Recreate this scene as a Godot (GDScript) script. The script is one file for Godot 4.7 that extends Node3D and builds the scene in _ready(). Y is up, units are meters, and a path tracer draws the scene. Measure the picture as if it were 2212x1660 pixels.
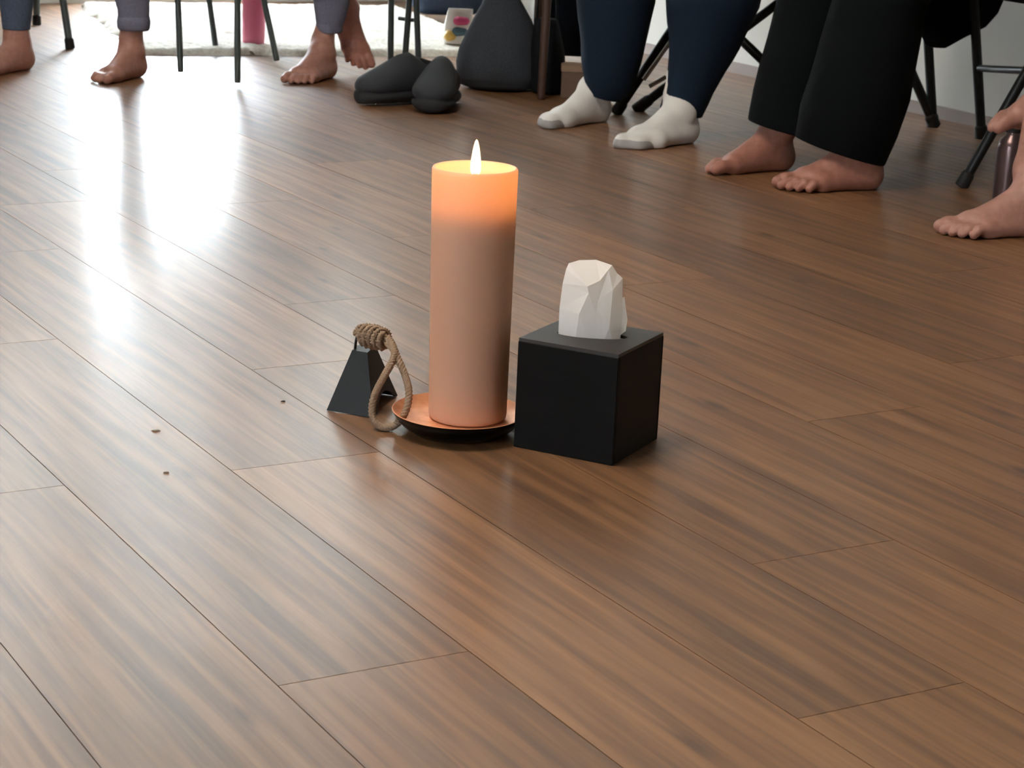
extends Node3D

const YAW := 0.529892          # the planks' turn against the camera's axis
const PW := 0.190461           # plank width
const PL := 1.214              # plank length
const OFF := 0.485742          # where the first seam lies
const TINT := Color(0.30, 0.30, 0.30)

var mats := {}
var used := {}
var rng := RandomNumberGenerator.new()
var noise := FastNoiseLite.new()

# ------------------------------------------------------------------ geometry helper
class Geo:
	var v := PackedVector3Array()
	var n := PackedVector3Array()
	var uv := PackedVector2Array()
	var ix := PackedInt32Array()

	func tri(a: int, b: int, c: int) -> void:   # wound so that the front (clockwise) agrees with the normals
		var f := (v[b] - v[a]).cross(v[c] - v[a])
		if f.dot(n[a] + n[b] + n[c]) > 0.0:
			ix.append_array([a, c, b])
		else:
			ix.append_array([a, b, c])

	func put(p: Vector3, nn: Vector3, t := Vector2.ZERO) -> int:
		v.append(p); n.append(nn); uv.append(t)
		return v.size() - 1

	func flat(pts: Array, outward: Vector3) -> void:   # a flat convex polygon
		var nn: Vector3 = (pts[1] - pts[0]).cross(pts[2] - pts[0])
		nn = nn.normalized()
		if nn.dot(outward) < 0.0:
			nn = -nn
		var first := v.size()
		for p in pts:
			put(p, nn, Vector2(p.x, p.z))
		for k in range(1, pts.size() - 1):
			tri(first, first + k, first + k + 1)

	func block(size: Vector3, bev: float, t := Transform3D()) -> void:   # a chamfered box
		var h := size * 0.5
		var first := v.size()
		for axis in 3:
			for s in [-1.0, 1.0]:
				var u := (axis + 1) % 3
				var w := (axis + 2) % 3
				var q := []
				for c in [[-1, -1], [1, -1], [1, 1], [-1, 1]]:
					var p := Vector3()
					p[axis] = s * h[axis]
					p[u] = c[0] * (h[u] - bev)
					p[w] = c[1] * (h[w] - bev)
					q.append(p)
				var o := Vector3(); o[axis] = s
				flat(q, o)
		if bev > 0.0:
			for axis in 3:
				var u := (axis + 1) % 3
				var w := (axis + 2) % 3
				for a in [-1.0, 1.0]:
					for b in [-1.0, 1.0]:
						var q := []
						for e in [[-1, 0], [1, 0], [1, 1], [-1, 1]]:
							var p := Vector3()
							p[axis] = e[0] * (h[axis] - bev)
							p[u] = a * (h[u] - (bev if e[1] == 0 else 0.0))
							p[w] = b * (h[w] - (0.0 if e[1] == 0 else bev))
							q.append(p)
						var o := Vector3(); o[u] = a; o[w] = b
						flat(q, o)
			for a in [-1.0, 1.0]:
				for b in [-1.0, 1.0]:
					for c in [-1.0, 1.0]:
						var s := Vector3(a, b, c)
						flat([Vector3(s.x * h.x, s.y * (h.y - bev), s.z * (h.z - bev)), Vector3(s.x * (h.x - bev), s.y * h.y, s.z * (h.z - bev)), Vector3(s.x * (h.x - bev), s.y * (h.y - bev), s.z * h.z)], s)
		for k in range(first, v.size()):
			v[k] = t * v[k]
			n[k] = (t.basis * n[k]).normalized()

	func smooth_from(first: int, first_ix: int) -> void:   # vertex normals from the faces round them
		for k in range(first, v.size()):
			n[k] = Vector3.ZERO
		var k := first_ix
		while k < ix.size():
			var a := ix[k]; var b := ix[k + 1]; var c := ix[k + 2]
			var f := (v[c] - v[a]).cross(v[b] - v[a])
			n[a] += f; n[b] += f; n[c] += f
			k += 3
		for j in range(first, v.size()):
			n[j] = n[j].normalized() if n[j].length_squared() > 0.0 else Vector3.UP

	# a swept tube: rings of `sides` points; radii as Vector2 (across, along); axes optional; wob(ring, angle) scales
	func loft(pts: Array, radii: Array, sides := 16, caps := true, axes: Array = [], hint := Vector3(0, 0, 1), wob = null) -> void:
		var first := v.size()
		var first_ix := ix.size()
		var m := pts.size()
		var x := hint
		for k in m:
			var p: Vector3 = pts[k]
			var ax: Vector3
			if axes.size() > k and axes[k] != null:
				ax = axes[k]
			else:
				ax = (pts[mini(k + 1, m - 1)] - pts[maxi(k - 1, 0)])
			ax = ax.normalized() if ax.length_squared() > 0.0 else Vector3.UP
			x = (x - ax * x.dot(ax))
			if x.length() < 0.01:
				x = ax.cross(Vector3(1, 0, 0))
				if x.length() < 0.01:
					x = ax.cross(Vector3(0, 0, 1))
			x = x.normalized()
			var y := ax.cross(x)
			var r: Vector2 = radii[k] if radii[k] is Vector2 else Vector2(radii[k], radii[k])
			for s in sides:
				var a := TAU * s / sides
				var sc: float = wob.call(k, a) if wob != null else 1.0
				put(p + (x * cos(a) * r.x + y * sin(a) * r.y) * sc, Vector3.UP, Vector2(float(s) / sides, float(k) / m))
		for k in m - 1:
			for s in sides:
				var a := first + k * sides + s
				var b := first + k * sides + (s + 1) % sides
				var c := a + sides
				var d := b + sides
				ix.append_array([a, b, c, b, d, c])
		if caps:
			for e in 2:
				var base := first + (m - 1) * sides * e
				var mid := put(pts[(m - 1) * e], Vector3.UP)
				for s in sides:
					var a := base + s
					var b := base + (s + 1) % sides
					if e == 0:
						ix.append_array([mid, b, a])
					else:
						ix.append_array([mid, a, b])
		smooth_from(first, first_ix)
		# make sure that the normals look outwards
		var probe := first + (m / 2) * sides
		if n[probe].dot(v[probe] - pts[m / 2]) < 0.0:
			for k in range(first, v.size()):
				n[k] = -n[k]
			var j := first_ix
			while j < ix.size():
				var t := ix[j + 1]; ix[j + 1] = ix[j + 2]; ix[j + 2] = t
				j += 3

	func lathe(profile: Array, at: Vector3, sides := 48, sharp := 0.75, lean := Vector3.UP) -> void:   # profile of Vector2(radius, height), going so that outside is to its right
		var b := Basis(Quaternion(Vector3.UP, lean.normalized()))
		var m := profile.size()
		for k in m - 1:
			var p: Vector2 = profile[k]
			var q: Vector2 = profile[k + 1]
			var d := (q - p).normalized()
			var here := Vector2(d.y, -d.x)
			var n0 := here
			var n1 := here
			if k > 0:
				var e: Vector2 = (p - profile[k - 1]).normalized()
				if e.dot(d) > sharp:
					n0 = (here + Vector2(e.y, -e.x)).normalized()
			if k < m - 2:
				var e: Vector2 = (profile[k + 2] - q).normalized()
				if e.dot(d) > sharp:
					n1 = (here + Vector2(e.y, -e.x)).normalized()
			var first := v.size()
			for s in sides + 1:
				var a := TAU * s / sides
				var c := Vector3(cos(a), 0, sin(a))
				put(at + b * (c * p.x + Vector3(0, p.y, 0)), b * (c * n0.x + Vector3(0, n0.y, 0)), Vector2(float(s) / sides, p.y))
				put(at + b * (c * q.x + Vector3(0, q.y, 0)), b * (c * n1.x + Vector3(0, n1.y, 0)), Vector2(float(s) / sides, q.y))
			for s in sides:
				var a := first + s * 2
				if p.x > 1e-6:
					tri(a, a + 1, a + 2)
				if q.x > 1e-6:
					tri(a + 1, a + 3, a + 2)

	func mesh() -> ArrayMesh:
		var m := ArrayMesh.new()
		var arr := []
		arr.resize(Mesh.ARRAY_MAX)
		arr[Mesh.ARRAY_VERTEX] = v
		arr[Mesh.ARRAY_NORMAL] = n
		arr[Mesh.ARRAY_TEX_UV] = uv
		arr[Mesh.ARRAY_INDEX] = ix
		m.add_surface_from_arrays(Mesh.PRIMITIVE_TRIANGLES, arr)
		return m

	# Surface nets over a smooth union of tapered capsules. bones: [a, b, ra, rb, k]
	func nets(bones: Array, cell: float, floor_y := -100.0) -> void:
		var lo := Vector3(1e9, 1e9, 1e9)
		var hi := -lo
		for q in bones:
			var r: float = maxf(q[2], q[3]) + cell * 3.0
			lo = lo.min(q[0] - Vector3(r, r, r)).min(q[1] - Vector3(r, r, r))
			hi = hi.max(q[0] + Vector3(r, r, r)).max(q[1] + Vector3(r, r, r))
		var nx := int((hi.x - lo.x) / cell) + 2
		var ny := int((hi.y - lo.y) / cell) + 2
		var nz := int((hi.z - lo.z) / cell) + 2
		var f := PackedFloat32Array()
		f.resize(nx * ny * nz)
		f.fill(0.2)
		for q in bones:
			var a: Vector3 = q[0]
			var b: Vector3 = q[1]
			var ra: float = q[2]
			var rb: float = q[3]
			var kk: float = q[4]
			var pad: float = maxf(ra, rb) + kk + cell * 2.0
			var ba := b - a
			var inv := 1.0 / maxf(ba.length_squared(), 1e-9)
			var l0 := a.min(b) - Vector3(pad, pad, pad) - lo
			var h0 := a.max(b) + Vector3(pad, pad, pad) - lo
			for z in range(maxi(0, int(l0.z / cell)), mini(nz, int(h0.z / cell) + 2)):
				for y in range(maxi(0, int(l0.y / cell)), mini(ny, int(h0.y / cell) + 2)):
					var at := (z * ny + y) * nx
					for x in range(maxi(0, int(l0.x / cell)), mini(nx, int(h0.x / cell) + 2)):
						var pa := lo + Vector3(x, y, z) * cell - a
						var t := clampf(pa.dot(ba) * inv, 0.0, 1.0)
						var d := (pa - ba * t).length() - ra - (rb - ra) * t
						var o := f[at + x]
						if kk > 0.0:
							var hh := kk - absf(d - o)
							if hh > 0.0:
								f[at + x] = minf(d, o) - hh * hh * 0.25 / kk
								continue
						if d < o:
							f[at + x] = d
		if floor_y > -50.0:
			for z in nz:
				for y in ny:
					var up := floor_y - (lo.y + y * cell)
					if up > -cell * 2.0:
						var at := (z * ny + y) * nx
						for x in nx:
							if up > f[at + x]:
								f[at + x] = up
		var id := PackedInt32Array()
		id.resize(nx * ny * nz)
		id.fill(-1)
		var sx := 1
		var sy := nx
		var sz := nx * ny
		var off := [0, sx, sy, sx + sy, sz, sx + sz, sy + sz, sx + sy + sz]
		for z in nz - 1:
			for y in ny - 1:
				var at := z * sz + y * sy
				for x in nx - 1:
					var i := at + x
					var c0 := f[i]
					if c0 > cell * 2.0:
						continue
					var neg := 0
					for o in off:
						if f[i + o] < 0.0:
							neg += 1
					if neg == 0 or neg == 8:
						continue
					var sum := Vector3.ZERO
					var cnt := 0
					for e in [[0, 1], [2, 3], [4, 5], [6, 7], [0, 2], [1, 3], [4, 6], [5, 7], [0, 4], [1, 5], [2, 6], [3, 7]]:
						var d0 := f[i + off[e[0]]]
						var d1 := f[i + off[e[1]]]
						if (d0 < 0.0) != (d1 < 0.0):
							var t := d0 / (d0 - d1)
							var p0 := Vector3(e[0] & 1, (e[0] >> 1) & 1, e[0] >> 2)
							var p1 := Vector3(e[1] & 1, (e[1] >> 1) & 1, e[1] >> 2)
							sum += p0.lerp(p1, t)
							cnt += 1
					var g := Vector3(f[i + off[1]] + f[i + off[3]] + f[i + off[5]] + f[i + off[7]] - f[i] - f[i + off[2]] - f[i + off[4]] - f[i + off[6]],
						f[i + off[2]] + f[i + off[3]] + f[i + off[6]] + f[i + off[7]] - f[i] - f[i + off[1]] - f[i + off[4]] - f[i + off[5]],
						f[i + off[4]] + f[i + off[5]] + f[i + off[6]] + f[i + off[7]] - f[i] - f[i + off[1]] - f[i + off[2]] - f[i + off[3]])
					id[i] = put(lo + (Vector3(x, y, z) + sum / cnt) * cell, g.normalized())
		for z in range(1, nz - 1):
			for y in range(1, ny - 1):
				var at := z * sz + y * sy
				for x in range(1, nx - 1):
					var i := at + x
					var a0 := f[i]
					if absf(a0) > cell * 2.0:
						continue
					var s := a0 < 0.0
					if s != (f[i + sx] < 0.0):
						_quad(id[i], id[i - sy], id[i - sy - sz], id[i - sz])
					if s != (f[i + sy] < 0.0):
						_quad(id[i], id[i - sx], id[i - sx - sz], id[i - sz])
					if s != (f[i + sz] < 0.0):
						_quad(id[i], id[i - sx], id[i - sx - sy], id[i - sy])

	func _quad(a: int, b: int, c: int, d: int) -> void:
		if a < 0 or b < 0 or c < 0 or d < 0:
			return
		tri(a, b, c)
		tri(a, c, d)

# ------------------------------------------------------------------ naming, tagging, committing
func numbered(called: String) -> String:
	if not used.has(called):
		used[called] = 0
		return called
	used[called] += 1
	return "%s_%03d" % [called, used[called]]

func obj(called: String, g: Geo, m: Material, parent: Node3D, label := "") -> MeshInstance3D:   # a part; its vertices are in world axes, the thing's base is taken off
	var o := MeshInstance3D.new()
	o.name = called
	o.mesh = g.mesh()
	o.material_override = m
	o.cast_shadow = GeometryInstance3D.SHADOW_CASTING_SETTING_ON
	parent.add_child(o, true)
	if parent is Node3D and parent != self and parent.has_meta("base"):
		o.position = -(parent.get_meta("base") as Vector3)
	if label:
		o.set_meta("label", label)
	return o

func thing(called: String, label: String, category: String, at: Vector3, group := "") -> Node3D:
	var o := Node3D.new()
	o.name = numbered(called)
	add_child(o)
	o.position = at
	o.set_meta("base", at)
	o.set_meta("label", label)
	o.set_meta("category", category)
	if group:
		o.set_meta("group", group)
	return o

func struct(called: String, g: Geo, m: Material, label := "") -> MeshInstance3D:
	var o := obj(called, g, m, self)
	o.set_meta("kind", "structure")
	if label:
		o.set_meta("label", label)
	return o

func mat(key: String, c: Color, rough := 0.6, metal := 0.0, extra := {}) -> StandardMaterial3D:
	if mats.has(key):
		return mats[key]
	var m := StandardMaterial3D.new()
	m.resource_name = key
	m.albedo_color = c
	m.roughness = rough
	m.metallic = metal
	for k in extra:
		m.set(k, extra[k])
	mats[key] = m
	return m

func noise_tex(freq: float, size := 256, ramp: Array = [], as_normal := false, bump := 4.0, kind := FastNoiseLite.TYPE_SIMPLEX_SMOOTH) -> NoiseTexture2D:
	var f := FastNoiseLite.new()
	f.seed = 7
	f.frequency = freq
	f.noise_type = kind
	f.fractal_octaves = 4
	var t := NoiseTexture2D.new()
	t.width = size
	t.height = size
	t.seamless = true
	t.noise = f
	t.as_normal_map = as_normal
	t.bump_strength = bump
	if ramp:
		var g := Gradient.new()
		g.offsets = PackedFloat32Array([0.0, 1.0])
		g.colors = PackedColorArray(ramp)
		t.color_ramp = g
	return t

func cloth(key: String, a: Color, b: Color, scale := 14.0) -> StandardMaterial3D:
	return mat(key, Color.WHITE, 0.9, 0.0, {
		"albedo_texture": noise_tex(0.03, 256, [a, b]), "uv1_triplanar": true, "uv1_scale": Vector3(scale, scale, scale),
		"heightmap_enabled": false, "metallic_specular": 0.25,
	})

# ------------------------------------------------------------------ the floor
func plank_texture(k: int, height: bool, w: int, h: int) -> ImageTexture:
	var imgs := []
	var spec := [[16, 0.016, 3], [40, 0.075, 2], [22, 0.021, 3], [64, 0.16, 2], [8, 0.012, 2]]
	for q in spec:
		var f := FastNoiseLite.new()
		f.seed = 11 + k * 17 + int(q[0])
		f.frequency = q[1]
		f.noise_type = FastNoiseLite.TYPE_SIMPLEX_SMOOTH
		f.fractal_octaves = q[2]
		var im := f.get_image(maxi(8, w / int(q[0])), h, false, false, false)
		im.convert(Image.FORMAT_L8)
		im.resize(w, h, Image.INTERPOLATE_CUBIC)
		imgs.append(im.get_data())
	var n0: PackedByteArray = imgs[0]
	var n1: PackedByteArray = imgs[1]
	var n2: PackedByteArray = imgs[2]
	var n3: PackedByteArray = imgs[3]
	var n4: PackedByteArray = imgs[4]
	var r := RandomNumberGenerator.new()
	r.seed = 100 + k
	var knots := []
	for j in r.randi_range(1, 2):
		knots.append([r.randf_range(0.1, 0.9) * w, r.randf_range(0.2, 0.8) * h, r.randf_range(0.6, 1.1)])
	var turns := r.randf_range(5.0, 8.0)
	var mid := r.randf_range(0.2, 0.8)
	var out := PackedByteArray()
	out.resize(w * h * (1 if height else 3))
	var dark := Vector3(84, 57, 37)
	var base := Vector3(120, 84, 53)
	var light := Vector3(152, 111, 73)
	var at := 0
	for y in h:
		var fy := float(y) / h
		for x in w:
			var i := y * w + x
			var a := n0[i] / 255.0 - 0.5
			var b := n1[i] / 255.0 - 0.5
			var c := n2[i] / 255.0 - 0.5
			var d := n3[i] / 255.0 - 0.5
			var e := n4[i] / 255.0 - 0.5
			var kn := 0.0
			for q in knots:
				var dx: float = (x - q[0]) / (46.0 * q[2])
				var dy: float = (y - q[1]) / (15.0 * q[2])
				var dd := dx * dx + dy * dy
				if dd < 9.0:
					kn += exp(-dd)
			var ring := sin(TAU * (turns * absf(fy - mid) + a * 2.6 + kn * 0.9 + e * 0.6))
			if height:
				var line := sin(TAU * (fy * 46.0 + a * 9.0 + c * 2.0 + kn * 2.0))
				var hgt := 0.5 + 0.30 * line * clampf(0.6 + 1.6 * a + 0.35 * ring, 0.05, 1.2) + 0.10 * d - kn * 0.15
				out[at] = clampi(int(hgt * 255.0), 0, 255)
				at += 1
			else:
				var band := signf(c) * pow(absf(c) * 2.0, 0.75) * 0.5
				var patch := clampf(0.35 + absf(a) * 2.2 + e * 0.8, 0.1, 1.2)
				var s := ring * 0.17 * patch + b * 0.55 * patch + band * 1.15 + a * 0.55 + d * 0.22 * patch - kn * 0.85
				var col := base.lerp(light, clampf(s * 1.15, 0.0, 1.0)) if s > 0.0 else base.lerp(dark, clampf(-s * 1.05, 0.0, 1.0))
				out[at] = int(col.x); out[at + 1] = int(col.y); out[at + 2] = int(col.z)
				at += 3
	return ImageTexture.create_from_image(Image.create_from_data(w, h, false, Image.FORMAT_L8 if height else Image.FORMAT_RGB8, out))

func room_point(s: float, t: float) -> Vector2:   # s along the back wall from the far corner, t along the right wall towards the camera
	return Vector2(-0.47, -8.20) + s * Vector2(-0.8628, 0.5055) + t * Vector2(0.5055, 0.8628)

func build_floor() -> void:
	var g := Geo.new()
	var c := [room_point(0, 0), room_point(6.5, 0), room_point(6.5, 11), room_point(0, 11)]
	for k in c.size():
		c[k] = Vector3(c[k].x, 0, c[k].y)
	var dn := Vector3(0, -0.2, 0)
	var tp := Vector3(0, -0.0035, 0)
	g.flat([c[0] + tp, c[1] + tp, c[2] + tp, c[3] + tp], Vector3.UP)
	g.flat([c[0] + dn, c[1] + dn, c[2] + dn, c[3] + dn], Vector3.DOWN)
	for k in 4:
		var p: Vector3 = c[k]
		var q: Vector3 = c[(k + 1) % 4]
		g.flat([p + tp, q + tp, q + dn, p + dn], Vector3(p.x + q.x, 0, p.z + q.z + 6.0))
	var under := mat("joint_shadow", Color(0.16, 0.095, 0.06), 0.9)
	var fl := struct("floor", g, under, "brown wood plank floor laid on the diagonal")
	var planks := []
	var reliefs := []
	for k in 3:
		reliefs.append(plank_texture(k, true, 2048, 320))
	for k in 6:
		var m := StandardMaterial3D.new()
		m.resource_name = "plank_wood"
		m.albedo_texture = plank_texture(k, false, 2048, 320)
		var tone: float = [1.0, 0.93, 1.05, 0.9, 1.0, 0.96][k]
		m.albedo_color = Color(tone, tone * 0.99, tone * 0.97)
		m.roughness = 0.5
		m.metallic_specular = 0.57
		m.clearcoat_enabled = true
		m.clearcoat = 0.30
		m.clearcoat_roughness = 0.2
		m.heightmap_enabled = true
		m.heightmap_texture = reliefs[k % 3]
		m.heightmap_scale = 0.007
		planks.append(m)
	var whole := plank_mesh()
	# where the ends of the boards fall in each row, read off the joints in the photograph
	var starts := {-1: -2.45, 0: -2.13, 1: -2.75, 2: -2.11, 3: -1.29, 4: -1.618, 5: -2.40, 6: -2.02, 7: -2.77}
	var room := PackedVector2Array([room_point(0.004, 0.004), room_point(6.496, 0.004), room_point(6.496, 10.99), room_point(0.004, 10.99)])
	var r := RandomNumberGenerator.new()
	r.seed = 5
	var cy := cos(YAW)
	var sy := sin(YAW)
	for row in range(-14, 26):
		var z0: float = starts[row] if starts.has(row) else r.randf_range(0.0, PL)
		z0 = fposmod(z0, PL)
		for j in range(-9, 3):
			var pick := r.randi_range(0, 5)
			var x0 := OFF + row * PW
			var za := z0 + j * PL
			var mid := Vector2(x0 + PW * 0.5, za + PL * 0.5)
			var w := Vector2(mid.x * cy + mid.y * sy, -mid.x * sy + mid.y * cy)
			if w.y > -0.5 or absf(w.x) > 0.27 * -w.y + 1.15:
				continue
			var poly := PackedVector2Array()
			var inside := 0
			for q in [Vector2(x0, za), Vector2(x0 + PW, za), Vector2(x0 + PW, za + PL), Vector2(x0, za + PL)]:
				var ww := Vector2(q.x * cy + q.y * sy, -q.x * sy + q.y * cy)
				poly.append(ww)
				if Geometry2D.is_point_in_polygon(ww, room):
					inside += 1
			var o := MeshInstance3D.new()
			o.name = "plank"
			o.material_override = planks[pick]
			if inside == 4:
				o.mesh = whole
				o.position = Vector3(w.x, 0, w.y)
				o.rotation.y = YAW + (PI if r.randf() < 0.5 else 0.0)
			else:
				var cut := Geometry2D.intersect_polygons(poly, room)
				if cut.is_empty():
					continue
				var area := 0.0
				var p: PackedVector2Array = cut[0]
				for k in p.size():
					area += p[k].cross(p[(k + 1) % p.size()]) * 0.5
				if absf(area) < 0.01:
					continue
				var gg := Geo.new()
				var centre := Vector2.ZERO
				for q in p:
					centre += q / p.size()
				var top := []
				for q in p:
					var z: Vector2 = centre + (q - centre) * (1.0 - 0.0009 / maxf(0.05, (q - centre).length()))
					top.append(Vector3(z.x, 0, z.y))
				gg.flat(top, Vector3.UP)
				for k in top.size():
					var a: Vector3 = top[k]
					var b: Vector3 = top[(k + 1) % top.size()]
					gg.flat([a, b, b + Vector3(0, -0.003, 0), a + Vector3(0, -0.003, 0)], (a + b) * 0.5 - Vector3(centre.x, 0, centre.y))
				for k in gg.v.size():
					var q := Vector2(gg.v[k].x, gg.v[k].z)
					var l := Vector2(q.x * cy - q.y * sy, q.x * sy + q.y * cy)
					gg.uv[k] = Vector2((l.y - za) / PL, (l.x - x0) / PW)
				o.mesh = gg.mesh()
			fl.add_child(o, true)

func plank_mesh() -> ArrayMesh:
	var g := Geo.new()
	var hx := PW * 0.5 - 0.00055
	var hz := PL * 0.5 - 0.0005
	var q := [Vector3(-hx, 0, -hz), Vector3(hx, 0, -hz), Vector3(hx, 0, hz), Vector3(-hx, 0, hz)]
	g.flat(q, Vector3.UP)
	for k in 4:
		var j := (k + 1) % 4
		g.flat([q[k], q[j], q[j] + Vector3(0, -0.003, 0), q[k] + Vector3(0, -0.003, 0)], q[k] + q[j])
	for k in g.v.size():
		g.uv[k] = Vector2(g.v[k].z / PL + 0.5, g.v[k].x / PW + 0.5)
	return g.mesh()

# ------------------------------------------------------------------ the room
func wall_piece(g: Geo, a: Vector2, b: Vector2, y0: float, y1: float, out_dir: Vector2, thick := 0.16) -> void:
	var d := (b - a).normalized()
	var mid := (a + b) * 0.5 + out_dir * thick * 0.5
	var t := Transform3D(Basis(Vector3(d.x, 0, d.y), Vector3.UP, Vector3(d.x, 0, d.y).cross(Vector3.UP)), Vector3(mid.x, (y0 + y1) * 0.5, mid.y))
	g.block(Vector3((b - a).length(), y1 - y0, thick), 0.0, t)

func wall_with_openings(called: String, s0: Vector2, s1: Vector2, out_dir: Vector2, holes: Array, height: float, m: Material) -> void:
	# holes: [from, to, sill, head] along the wall
	var g := Geo.new()
	var d := (s1 - s0).normalized()
	var x := 0.0
	var L := (s1 - s0).length()
	for q in holes:
		wall_piece(g, s0 + d * x, s0 + d * q[0], 0.0, height, out_dir)
		if q[2] > 0.001:
			wall_piece(g, s0 + d * q[0], s0 + d * q[1], 0.0, q[2], out_dir)
		wall_piece(g, s0 + d * q[0], s0 + d * q[1], q[3], height, out_dir)
		x = q[1]
	wall_piece(g, s0 + d * x, s1, 0.0, height, out_dir)
	struct(called, g, m)

func opening_frame(called: String, s0: Vector2, d: Vector2, out_dir: Vector2, q: Array, bars: int, m: Material, pane: Material) -> void:
	var root := Node3D.new()
	root.name = called
	add_child(root)
	root.set_meta("kind", "structure")
	var a: Vector2 = s0 + d * q[0]
	var b: Vector2 = s0 + d * q[1]
	var y0: float = q[2]
	var y1: float = q[3]
	var base := Vector3((a.x + b.x) * 0.5, y0, (a.y + b.y) * 0.5)
	root.position = base
	root.set_meta("base", base)
	var g := Geo.new()
	var o := out_dir * 0.05
	var fw := 0.05
	wall_piece(g, a + o, a + d * fw + o, y0, y1, out_dir, 0.06)
	wall_piece(g, b - d * fw + o, b + o, y0, y1, out_dir, 0.06)
	wall_piece(g, a + d * fw + o, b - d * fw + o, y1 - fw, y1, out_dir, 0.06)
	wall_piece(g, a + d * fw + o, b - d * fw + o, y0, y0 + fw * 0.7, out_dir, 0.06)
	for k in bars:
		var c := a.lerp(b, float(k + 1) / (bars + 1))
		wall_piece(g, c - d * 0.025 + o, c + d * 0.025 + o, y0 + fw * 0.7, y1 - fw, out_dir, 0.05)
	obj("window_frame", g, m, root)
	for k in bars + 1:
		var p := Geo.new()
		var e := a.lerp(b, float(k) / (bars + 1)) + d * 0.028
		var f := a.lerp(b, float(k + 1) / (bars + 1)) - d * 0.028
		wall_piece(p, e + out_dir * 0.075, f + out_dir * 0.075, y0 + fw * 0.7, y1 - fw, out_dir, 0.006)
		obj("pane", p, pane, root)

func roller_blind(label: String, P00: Vector2, left: Vector2, back: Vector2, a: float, b: float, y0: float, y1: float, white: Material) -> void:
	var mid := P00 + left * (a + b) * 0.5
	var bl := thing("roller_blind", label, "blind", Vector3(mid.x, y0, mid.y), "roller blinds on the back wall")
	var g := Geo.new()
	wall_piece(g, P00 + left * (a + 0.02) - back * 0.03, P00 + left * (b - 0.02) - back * 0.03, y0 + 0.02, y1 + 0.01, back, 0.002)
	obj("blind_cloth", g, mat("blind_cloth", Color(0.86, 0.86, 0.84), 0.9, 0.0, {"backlight_enabled": true, "backlight": Color(0.95, 0.95, 0.94)}), bl)
	g = Geo.new()
	wall_piece(g, P00 + left * (a + 0.02) - back * 0.036, P00 + left * (b - 0.02) - back * 0.036, y0, y0 + 0.025, back, 0.012)
	obj("bottom_rail", g, white, bl)
	g = Geo.new()
	wall_piece(g, P00 + left * a - back * 0.06, P00 + left * b - back * 0.06, y1, y1 + 0.06, back, 0.055)
	obj("cassette", g, white, bl)

func ceiling_panel(called: String, at: Vector3, size: Vector2, energy: float) -> void:
	var root := thing(called, "square frosted ceiling light panel over the circle", "ceiling light", at)
	var g := Geo.new()
	g.block(Vector3(size.x + 0.05, 0.04, size.y + 0.05), 0.004, Transform3D(Basis(), at + Vector3(0, -0.02, 0)))
	obj("housing", g, mat("white_trim", Color(0.85, 0.84, 0.81), 0.5), root)
	g = Geo.new()
	g.block(Vector3(size.x, 0.006, size.y), 0.001, Transform3D(Basis(), at + Vector3(0, -0.0435, 0)))
	obj("diffuser", g, mat("lamp_diffuser", Color(0.9, 0.88, 0.85), 0.6, 0.0, {"emission_enabled": true, "emission": Color(1.0, 0.93, 0.84), "emission_energy_multiplier": 0.45}), root)
	var l := AreaLight3D.new()
	l.name = "ceiling_light"
	l.area_size = size
	l.light_color = Color(1.0, 0.95, 0.88)
	l.light_energy = energy
	l.area_range = 14.0
	l.shadow_enabled = true
	l.position = at + Vector3(0, -0.052, 0)
	l.rotation = Vector3(-PI / 2, 0, 0)
	add_child(l)

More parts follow.
